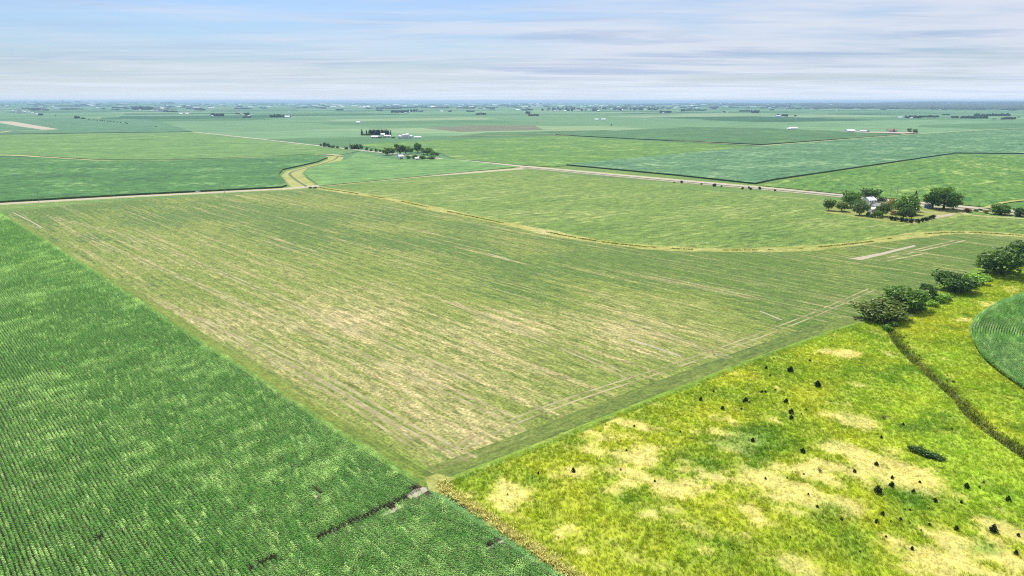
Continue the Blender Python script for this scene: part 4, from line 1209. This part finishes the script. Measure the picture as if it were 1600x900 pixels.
building(1363, 331, 6.5, 5, 2.4, 1.0, 'white-roofed garage at the front of the farmyard', 'white', 'white_roof', 0.3, name='garage', cat='garage', doors=2)
building(1451, 325, 5.5, 3, 2.4, .5, 'small blue shed with a white roof under the huge tree', 'blue', 'white_roof', 0.1, name='shed', cat='shed', doors=1)
building(1392, 318, 6, 4, 2.3, 1.0, 'pale cream outbuilding beside the gravel yard', 'cream', 'white_roof', 0.0, name='outbuilding', cat='shed', doors=1)

def car(px, py, rz, label, paint='white'):
    x, y = at(px, py)
    t = thing('parked_car', label, 'car', (x, y, .1), rz)
    pr = [(-2.2, .35), (-2.2, .85), (-1.3, .98), (-.7, 1.5), (.9, 1.5), (1.6, .98), (2.2, .9), (2.25, .35)]
    vs = [(a, -.88, b) for a, b in pr] + [(a, .88, b) for a, b in pr]; n = len(pr)
    for i in (3, 4): vs[i] = (vs[i][0], -.68, vs[i][2]); vs[n + i] = (vs[n + i][0], .68, vs[n + i][2])
    mesh_obj('body', vs, [tuple(range(n))] + [tuple(range(2 * n - 1, n - 1, -1))] + [(i, n + i, n + (i + 1) % n, (i + 1) % n) for i in range(n)], M[paint], t)
    for s_ in (-1, 1):
        mesh_obj('window', [(-1.2, s_ * .875, 1.0), (1.5, s_ * .875, 1.0), (.85, s_ * .72, 1.44), (-.68, s_ * .72, 1.44)], [(0, 1, 2, 3)], M['glass'], t)
        for a in (-1.35, 1.4):
            vs, fs = [], []
            limb(vs, fs, (a, s_ * .7, .33), (a, s_ * .92, .33), .33, .33, 10)
            mesh_obj('wheel', vs, fs, M['tyre'], t)
    return t
car(309, 300.3, ROAD_A, 'white car driving along the gravel road at the left')
car(1433, 329, .3, 'silver car parked on the lawn right of the tall middle tree', 'silver')
car(1466, 320, .2, 'white car parked behind the huge spreading tree')

def pole(px, py, h, label):
    x, y = at(px, py)
    t = thing('utility_pole', label, 'utility pole', (x, y, 0), 0.2, 'utility poles along the roads')
    vs, fs = [], []; limb(vs, fs, (0, 0, 0), (0, 0, h), .17, .11, 8); mesh_obj('post', vs, fs, M['pole'], t)
    vs, fs = [], []; box(vs, fs, -1.2, 1.2, -.17, -.06, h - .9, h - .72); arm = mesh_obj('crossarm', vs, fs, M['pole'], t)
    for q in (-1.05, 0.5, 1.05):
        vs, fs = [], []; cyl(vs, fs, .06, .04, h - .72, h - .5, 6, q, -.11); mesh_obj('insulator', vs, fs, M['steel'], arm)
pole(61, 316.6, 9, 'pale utility pole nearest the left edge on the gravel road')
pole(175, 309.4, 9, 'pale utility pole midway along the left gravel road')
pole(351, 300.5, 9, 'pale utility pole right of the white car on the gravel road')
pole(1371, 310, 8.5, 'utility pole behind the trees just right of the farmhouse')
pole(1391, 308.5, 9.5, 'left one of two tall pale poles by the road above the farmyard')
pole(1401, 308, 9.5, 'right one of two tall pale poles by the road above the farmyard')
pole(1529, 327.5, 6, 'thin pole beside the road right of the farmstead')

# ---- roadside shrubs along the straight road
for i, (a, b, w, h) in enumerate([(1053, 285.5, 3, 2), (1065, 286, 5, 5), (1096, 288.5, 3, 3), (1116, 291.5, 7, 6), (1127, 292, 3, 3), (1160, 295.5, 5, 4), (1170, 295, 3, 5), (1173, 296.5, 5, 4), (1187, 296, 5, 6), (1211, 298.5, 4, 4)]):
    big = {1: 'dark round shrub, left of the two biggest by the straight road', 3: 'largest dark roadside shrub, midway along the straight road', 8: 'upright dark shrub, the last tall one before the farm'}.get(i, 'small dark shrub, ' + nth(i, 10) + ', on the ditch of the straight road')
    tree(a, b, w, h, big, 'black', 'bush', 'shrubs on the ditch of the straight road', 'shrub', 'roadside_shrub')
for i, a in enumerate((485, 492.5)): tree(a, 294.2, 6, 3, ['left', 'right'][i] + ' one of two small dark shrubs by the culvert below the golden waterway', 'black', 'bush', 'two shrubs by the culvert', 'shrub', 'roadside_shrub')

# ---- the farm in the middle distance
MG = 'trees around the middle farm'
MT = [(605, 243, 14, 12), (613, 242, 10, 11), (625, 241, 17, 15), (634, 241, 13, 13), (642, 240, 10, 10), (653, 239, 13, 16), (662, 241, 10, 10), (668, 242, 17, 11), (676, 243, 10, 8), (683, 243, 8, 6), (638, 248, 9, 7), (648, 248, 11, 8), (660, 249, 13, 8), (674, 249, 15, 8)]
ML = ['wide dark tree at the left end of the middle farm', 'dark tree second from the left of the middle farm', 'big rounded tree behind the small white house', 'rounded tree right of the big one behind the white house', 'small tree in the gap left of the tallest', 'tallest tree of the middle farm', 'small tree right of the tallest',
      'broad back tree right of the tallest in the middle farm', 'lower back tree near the right end of the middle farm', 'smallest back tree at the right end of the middle farm', 'low round tree just right of the small white house', 'olive front tree under the tallest', 'front tree, second from the right, of the middle farm', 'wide low front tree at the right of the middle farm']
for (a, b, w, h), lab in zip(MT, ML): tree(a, b, w, h, lab, 'dark' if a % 2 else 'mid', 'round' if h > 9 else 'bush', MG, name='deciduous_tree')
building(626, 249, 7, 6, 4.5, 2, 'small white house in front of the middle farm trees', 'white', 'white_roof', .5, 'house', 'farmhouse', windows=2, storeys=2, doors=1)
building(651, 250, 5, 4, 2.5, 1, 'tiny white shed between front trees of the middle farm', 'white', 'white_roof', .5, 'shed', 'shed', doors=1)
for i, (a, b, w, h) in enumerate([(502, 228, 5, 4), (508, 229.5, 8, 8), (514, 230, 8, 7), (520, 231, 8, 5), (527, 232, 8, 4), (541, 233, 8, 5), (551, 233, 11, 9), (558, 233, 12, 9), (564, 232, 8, 7), (573, 235, 5, 6), (580, 236, 5, 4), (588, 237, 5, 6), (594, 237, 5, 4), (598, 239, 3, 3)]):
    lab = {1: 'tallest dark tree at the left end of the far roadside hedgerow', 6: 'left one of the wide pair of trees in the far hedgerow', 7: 'right one of the wide pair of trees in the far hedgerow'}.get(i, 'small dark tree, ' + nth(i, 14) + ', in the hedgerow leading to the middle farm')
    far_tree(a, b, w, h, lab, 'hedgerow leading to the middle farm', colour='dark')

# ---- conifer windbreak and farm behind it
x_ = 577.5; n_ = 0
while x_ < 608:
    far_tree(x_, 211 + random.uniform(-.4, .4), 6.4, random.uniform(8, 9.6), 'tall conifer, ' + nth(n_, 15) + ', in the dense windbreak by the white farm', 'conifers of the dense windbreak', 'cone', 'pine', 'conifer'); x_ += 2.1; n_ += 1
far_tree(565.7, 211.3, 5, 9.5, 'lone dark conifer at the left end of the windbreak', 'conifers of the dense windbreak', 'cone', 'pine', 'conifer')
far_tree(573, 211.2, 4, 9, 'slim dark conifer between the lone one and the dense windbreak', 'conifers of the dense windbreak', 'cone', 'pine', 'conifer')
far_tree(610.6, 211.4, 3.6, 9, 'slim dark conifer at the right end of the windbreak', 'conifers of the dense windbreak', 'cone', 'pine', 'conifer')
for a in range(567, 582, 3): far_tree(a, 211.6, 4, 3, 'low bush, ' + nth((a - 567) // 3, 5) + ', at the foot of the windbreak conifers', 'bushes under the windbreak', colour='dark')
building(586, 215.8, 16, 7, 3.4, 1.6, 'long white shed in front of the windbreak, on the left', 'white', 'white_roof', -.2, 'barn', 'farm_shed', doors=3)
building(598, 213.2, 9, 8, 5, 2.5, 'small white house just under the windbreak conifers', 'white', 'white_roof', .3, 'house', 'farmhouse', windows=2)
building(606, 214.8, 14, 7, 3.6, 1.8, 'wide white barn in front of the right end of the windbreak', 'white', 'white_roof', -.15, 'barn', 'farm_shed', doors=2)
building(653, 216, 15, 6, 2.5, 1, 'low white shed at the right end of the white farm', 'white', 'white_roof', -.05, 'barn', 'farm_shed', doors=2)
for a, b, r, h, lab in [(625.5, 217, 4.4, 6, 'leftmost steel grain bin of the white farm'), (631, 216.6, 4.2, 8, 'second steel grain bin from the left at the white farm'), (636.5, 216.2, 5, 9, 'tallest steel grain bin of the white farm'), (642.5, 216.8, 3.8, 6, 'rightmost steel grain bin of the white farm')]:
    grain_bin(a, b, r, h, lab, 'steel grain bins of the white farm')
for i, a in enumerate((592, 595, 600, 613, 616)): far_tree(a, 216, 4, 2.6, 'low bush, ' + nth(i, 5) + ', between the white sheds before the windbreak', 'bushes between the white sheds', colour='dark')

# ---- farms to the right
far_tree(1421, 207, 7.5, 6.5, 'left one of the two round trees by the far field corner', 'two round trees by the far field corner', colour='dark')
far_tree(1430, 208, 8.5, 7, 'right one of the two round trees by the far field corner', 'two round trees by the far field corner', colour='dark')
sheet('far_farmyard', P([(1308, 205.5), (1360, 206.8), (1420, 207.2), (1440, 208.2), (1410, 209.8), (1340, 207.6)]), M['gravel_far'], 1.66)
building(1393, 206.8, 24, 12, 5, 3, 'tan barn with a brown roof left of the two round trees', 'cream', 'brown_roof', 0, 'barn', 'barn', doors=2)
far_tree(1396.5, 207, 4.5, 5.5, 'small dark pointed tree at the right end of the tan barn', None, 'cone', 'pine', 'conifer')
building(1328, 206.6, 22, 16, 4, 3.6, 'white round-topped barn, leftmost by the pale farmyard', 'white', 'white_roof', 0, 'barn', 'barn', doors=2)
building(1348, 206.8, 17, 9, 3.4, 2, 'white shed left of a dark bush by the pale farmyard', 'white', 'white_roof', 0, 'barn', 'farm_shed', doors=2)
far_tree(1357, 207, 4, 3.4, 'dark round bush right of the white shed by the pale farmyard', None, colour='dark')
building(1239, 202.5, 23, 13, 4, 3, 'white pole barn alone at the edge of the dark green field', 'white', 'white_roof', -.1, 'barn', 'barn', doors=2)
building(1232, 203, 12, 8, 4, 2, 'low white lean-to left of the lone pole barn', 'white', 'white_roof', -.1, 'barn', 'farm_shed', doors=1)
far_tree(955, 196.5, 2.4, 3, 'tiny dark tree in the pale spot right of mid plain', None, colour='dark')

# ---- scattered distant farms: x, foot, width, height of each clump, count, words, then their white buildings
CLUMPS = [
 (56, 172.5, 15, 4, 7, 'beyond the left grain elevator', []), (71, 172.6, 9, 2.2, 4, 'right of the trees beyond the left elevator', []), (64, 180.6, 6, 4, 3, 'at the right end of the left elevator yard', []),
 (121, 185.4, 9, 5, 5, 'at the top of the dotted fence line, left plain', []), (130, 186, 6, 2.4, 3, 'beside the dotted fence line trees, left plain', []),
 (122, 163, 8, 2, 4, 'high up left below the horizon', [(121, 163.4, 9)]), (131, 166.4, 10, 2, 4, 'under the small trees high up left', [(128, 167.2, 10)]), (187, 169, 24, 2.2, 10, 'in the thin row left of the town elevator', []),
 (222, 171.5, 30, 6, 16, 'left of the town elevator', [(219, 172.4, 14)]), (236, 170.5, 16, 4, 8, 'around the town elevator', [(237, 174.2, 16), (246, 174.4, 14), (256, 174.8, 12)]), (266, 175, 22, 3, 10, 'in the dark block right of the town elevator', []),
 (313, 172.4, 17, 2.6, 7, 'in a low grove right of the town elevator', [(300, 173, 8)]), (340, 181.5, 21, 5, 9, 'in the dark grove of the left mid plain', [(332, 182.4, 10)]), (372, 178.6, 8, 2.6, 3, 'left of the small farm with two tall trees', [(376, 178.8, 12)]),
 (386, 180, 7, 5, 2, 'in the tall pair of the small farm', []), (386, 184, 12, 3, 5, 'in front of the tall pair of the small farm', [(389, 182.4, 9)]), (265, 163.6, 12, 2.2, 5, 'on the ridge right above the town elevator', []),
 (374, 167.4, 9, 2, 4, 'far off above the small farm', [(334, 165.6, 12)]), (433, 183, 23, 4.6, 10, 'in the farm with a white round barn', [(449, 183.6, 22)]), (452, 182.8, 5, 3, 2, 'right of the white round barn', [(452, 176.6, 10)]),
 (505, 169.6, 10, 2, 4, 'left of centre on the far plain', [(510, 169, 14)]), (531, 172.4, 12, 2.4, 5, 'in the short dark row above the windbreak', [(538, 172.6, 8)]), (593, 173.4, 9, 3, 4, 'above the windbreak left of the broad grove', []),
 (625, 176, 27, 4.6, 13, 'in the broad grove above the middle farm', [(634, 177.6, 16)]), (647, 174.6, 10, 4, 4, 'right of the broad grove', []), (657, 174.6, 9, 2.6, 3, 'at the right tail of the broad grove', []),
 (695, 169, 12, 2.4, 5, 'in the left one of two far rows at centre', [(690, 174.8, 22)]), (722, 169.6, 17, 2.6, 6, 'in the right one of two far rows at centre', []), (703, 174.8, 5, 3, 3, 'by a white barn at centre', []), (735, 174.6, 12, 2.2, 5, 'left of a white-roofed shed at centre', []),
 (751, 179.2, 16, 3.2, 7, 'in the dotted row at centre of the plain', []), (770, 171, 7, 2, 3, 'around a white shed right of centre', [(775, 171.4, 18), (757, 171, 22)]), (825, 178, 7, 4.6, 3, 'in the taller left end of the lone block grove', []), (834, 181, 16, 3.6, 7, 'in the lone dark block grove right of centre', []),
 (824, 172.6, 16, 3, 7, 'left of the far town', [(809, 172.2, 34)]), (1040, 176, 18, 3.4, 8, 'at the near right end of the far town', [(1036, 177.4, 12)]), (1067, 174, 6, 4, 3, 'at the left end of the long far row', []), (1087, 173, 32, 2.8, 14, 'in the long far row right of the town', []), (1068, 168.6, 10, 2, 5, 'above the long far row', []),
 (1115, 168.8, 14, 2, 5, 'by a white far tower right of the town', [(1117, 168.4, 8)]), (1131, 175.6, 5, 2.4, 2, 'by two white sheds right of the long far row', [(1128, 176.6, 8), (1136, 176.6, 10)]), (1164, 174.4, 17, 2.4, 7, 'in the dark row left of the peaked grove', []), (1180, 176.4, 13, 4.6, 7, 'in the peaked grove on the right plain', []),
 (1206, 172.4, 6, 2, 3, 'right of the peaked grove', [(1221, 173.6, 12)]), (1222, 182, 18, 3.6, 8, 'in the farm with a long white barn, right plain', [(1216, 182.6, 24)]), (1242, 182.2, 2.4, 3, 1, 'standing alone right of the long white barn', []), (1235, 169.6, 14, 2, 6, 'far off on the right plain by a white shed', [(1226, 169.8, 12)]), (1310, 173.6, 3, 2.2, 1, 'standing alone in a pale spot, right plain', []),
 (1382, 167.8, 12, 3, 6, 'before the blue wooded hills', [(1375, 167.4, 20), (1388, 166.4, 14), (1398, 168, 12)]), (1426, 184.6, 24, 4.4, 12, 'in the left grove of the right far line', [(1406, 185.2, 20), (1424, 186, 10)]), (1452, 183.4, 30, 3.6, 13, 'in the long grove right of the left far grove', []), (1478, 180, 13, 2, 5, 'in the thin row above the far grove gap', []),
 (1492, 184.6, 12, 4, 6, 'in the small separate grove of the right far line', []), (1522, 185, 42, 4.4, 18, 'in the longest grove of the right far line', []), (1550, 181.4, 56, 4.2, 22, 'in the upper grove at far right', []), (1575, 186.6, 22, 4, 9, 'in the lower right grove at the far right', []), (1553, 186.4, 6, 2, 2, 'between the two lower far groves', []), (1592, 183.6, 5, 1.6, 2, 'at the far right edge of the plain', []),
]
SMALL = []
POS = ['left', 'middle', 'right', 'rightmost']
for cx0, fy, w, h, n, words, blds in CLUMPS:
    for i in range(n):
        a = cx0 - w / 2 + w * (i + .5) / n + random.uniform(-.2, .2) * w / n
        tw = max(2.2, min(w / n * 1.7, h * 1.5))
        lab = 'small dark tree ' + words if n == 1 else 'dark tree ' + nth(i, n) + ' ' + words
        if h <= 2.45 and n > 2:                      # too small and hazy to tell apart: part of the far tree line
            q_ = at(a, fy); SMALL.append((*q_, tw * mpp(a, fy) * .55, h * mpp(a, fy))); continue
        far_tree(a, fy + random.uniform(-.35, .35), tw, h * random.uniform(.75, 1.08), lab, None if n == 1 else 'trees ' + words)
    for j, (bx, by, bw) in enumerate(blds):
        lab = ('white building ' if len(blds) == 1 else POS[j] + ' white building ') + 'by trees ' + words
        building(bx, by, bw * 1.15, max(8, bw * .5), 5, 4, lab, 'white', 'white_roof', random.uniform(-.3, .3), 'building', 'distant_farm_building')
elevator(31, 177, 38, 'tall pale grain elevator near the left edge of the plain', 3)
for i, (a, b, w) in enumerate([(40, 175.8, 26), (46, 176.6, 20), (52, 178.4, 24), (59, 180, 22), (36, 175, 16), (21, 174.6, 16)]):
    building(a, b, w, 14, 6, 4, ['long white shed right beside the left elevator', 'white shed in the middle of the left elevator yard', 'long white shed right of the yard middle', 'pale low shed before the dark clump by the elevator', 'white shed tucked against the left elevator', 'small white shed left of the left elevator'][i], 'white', 'white_roof', -.3, 'shed', 'elevator_shed')
elevator(248, 174, 44, 'pale town grain elevator with white headhouse, left of centre', 4)
grain_bin(254, 174, 15, 24, 'wide white bin right of the town elevator', None, 'concrete')
for i, (a, b, w) in enumerate([(283, 178.6, 22), (293, 178.4, 24)]):
    building(a, b, w, 14, 4, 5, ['left', 'right'][i] + ' one of two pale barns below the town elevator', 'cream', 'white_roof', .1, 'barn', 'distant_farm_building')
for i, (a, b, w) in enumerate([(421, 167.6, 60), (560, 192.6, 14), (932, 188, 16), (943, 187.8, 18), (650, 163.2, 90), (36, 161.4, 110), (1468, 171.6, 18), (1531, 171.4, 30), (1308, 173.9, 10)]):
    building(a, b, w, max(9, w * .3), 4, 3, ['long low white barn far off left of centre', 'lone white shed above the windbreak', 'left one of two tiny white sheds right of mid plain', 'right one of two tiny white sheds right of mid plain', 'long white building on the horizon at centre left', 'long white building below the left horizon',
             'tiny white shed below the wooded hills', 'white barn below the wooded hills near the right', 'tiny white shed by the lone tree, right plain'][i], 'white', 'white_roof', 0, 'building', 'distant_farm_building')
# dotted shrubs along the fence line at the left
for i, (a, b) in enumerate([(139, 187.4), (147, 188.4), (152, 189), (157, 189), (160, 189.3), (163, 189.6), (168, 190.2), (171, 190.4), (174, 190.8), (178, 191), (184, 191.8), (189, 192.8), (196, 193.2), (199, 194)]):
    far_tree(a, b, 2.4, 2.2, 'small dark shrub, ' + nth(i, 14) + ', on the dotted fence line, left plain', 'shrubs dotted along the far fence line', colour='dark', cat='shrub')
far_tree(243.5, 199, 2.6, 3, 'lone dark tree in the green field left of the road corner', None, colour='dark')
far_tree(87, 181.4, 2.2, 1.8, 'tiny lone shrub left of the dotted fence line', None, colour='dark', cat='shrub')

# ---- the far town right of centre: trees and houses
for i in range(70):
    a = random.uniform(846, 1030); fy = 172.6 + random.uniform(-2.2, 1.0) - (a > 940) * .8; SMALL.append((*at(a, fy), random.uniform(1.6, 2.7) * mpp(a, fy), random.uniform(2.2, 3.8) * mpp(a, fy)))
for i in range(20):
    a = 852 + 178 * (i + random.uniform(.2, .8)) / 20; building(a, 173.6 + random.uniform(-1.6, .6) - (a > 940) * .8, random.uniform(14, 26), 11, 6, 4, 'small pale house, ' + nth(i, 20) + ', among the trees of the far town', 'white' if i % 3 else 'cream', 'white_roof' if i % 2 else 'grey_roof', random.uniform(-.6, .6), 'house', 'town_house', 'houses of the far town')
# ---- slender tower on the left horizon
tx, ty = at(99, 168); tt = thing('radio_mast', 'slender mast standing on the left horizon', 'mast', (tx, ty, relief(tx, ty)))
vs, fs = [], []; limb(vs, fs, (0, 0, 0), (0, 0, 100), 3.5, 2.0, 6); mesh_obj('shaft', vs, fs, M['steel'], tt)
vs, fs = [], []; box(vs, fs, -5, 5, -5, 5, 84, 94); mesh_obj('antenna_ring', vs, fs, M['steel'], tt)

# ---- far woods that read as one mass
def wood_mass(name, pts):
    """pts: x, y, radius, height of canopy lumps"""
    vs, fs = [], []
    r = random.Random(3)
    for x, y, R, H in pts:
        z = relief(x, y); s = len(vs); n = 6; a0 = r.uniform(0, 6.28)
        for q, hh in ((1, 0), (.95, .55), (.5, .92)):
            for i in range(n):
                a = a0 + 2 * math.pi * i / n; k = R * q * r.uniform(.8, 1.15)
                vs.append((x + k * math.cos(a), y + k * math.sin(a), z + H * hh * r.uniform(.85, 1.1)))
        vs.append((x, y, z + H))
        for l in range(2):
            for i in range(n): fs.append((s + l * n + i, s + l * n + (i + 1) % n, s + (l + 1) * n + (i + 1) % n, s + (l + 1) * n + i))
        for i in range(n): fs.append((s + 2 * n + i, s + 2 * n + (i + 1) % n, s + 3 * n))
    return kind(mesh_obj(name, vs, fs, M['wood'], None, True), 'stuff')
M['wood'] = plain('distant_woodland', C(46, 70, 44, 1.5), 0.9, 0.3, 0.02)
wp = []
for _ in range(620):                                    # broken tree lines all over the far plain
    d = random.uniform(9500, 26000) if random.random() < .85 else random.uniform(8000, 9500); a = random.uniform(-.66, .66)
    n = random.randint(2, 9); b = random.choice([ROAD_A, ROAD_A + math.pi / 2, ROAD_A + .3]) + random.uniform(-.06, .06)
    for i in range(n):
        wp.append((d * math.sin(a) + i * 22 * math.cos(b) + random.uniform(-6, 6), d * math.cos(a) + i * 22 * math.sin(b) + random.uniform(-6, 6), random.uniform(10, 20) * (1 + d / 30000), random.uniform(8, 15)))
wood_mass('distant_treeline', wp + SMALL)
wp = []
for _ in range(5200):                                   # blue wooded valley at the right horizon
    a = random.uniform(.40, .72); d = random.uniform(8600, 26000)
    if random.random() > min(1, (a - .38) / .06): continue
    x, y = d * math.sin(a), d * math.cos(a)
    if float(fbm(np.array([x / 1500.]), np.array([y / 2600.]), 3, 3)[0]) < .36 + .12 * (d > 15000): continue
    wp.append((x, y, random.uniform(50, 120), random.uniform(14, 26)))
for _ in range(1500):
    a = random.uniform(.16, .42); d = random.uniform(13000, 26000)
    x, y = d * math.sin(a), d * math.cos(a)
    if float(fbm(np.array([x / 900.]), np.array([y / 1800.]), 9, 3)[0]) < .5: continue
    wp.append((x, y, random.uniform(40, 90), random.uniform(12, 20)))
wood_mass('wooded_valley', wp)
fb_v, fb_f = [], []
for _ in range(260):                                    # pale specks of farms too far to tell apart
    d = random.uniform(9000, 24000); a = random.uniform(-.66, .66); x, y = d * math.sin(a), d * math.cos(a); z = relief(x, y); w = random.uniform(10, 34) * (1 + d / 20000)
    s = len(fb_v); box(fb_v, fb_f, x - w, x + w, y - 8, y + 8, z, z + 7)
    fb_v += [(x - w, y, z + 11), (x + w, y, z + 11)]
    fb_f += [(s + 4, s + 5, s + 9, s + 8), (s + 7, s + 8, s + 9, s + 6)]
kind(mesh_obj('distant_buildings', fb_v, fb_f, M['white']), 'stuff')

# ------------------------------------------------------------------ haze
HAZE = 6.0e-5
hv, hf = [], []
box(hv, hf, -48000, 48000, -48000, 48000, -3.0, 112.0)
hm, HN, hout = new_mat('haze_air')
pv = HN.n('ShaderNodeVolumePrincipled')
pv.inputs['Color'].default_value = (0.50, 0.76, 1.0, 1)
pv.inputs['Density'].default_value = HAZE
HN.t.links.new(pv.outputs[0], hout.inputs['Volume'])
kind(mesh_obj('haze', hv, hf, hm), 'stuff')
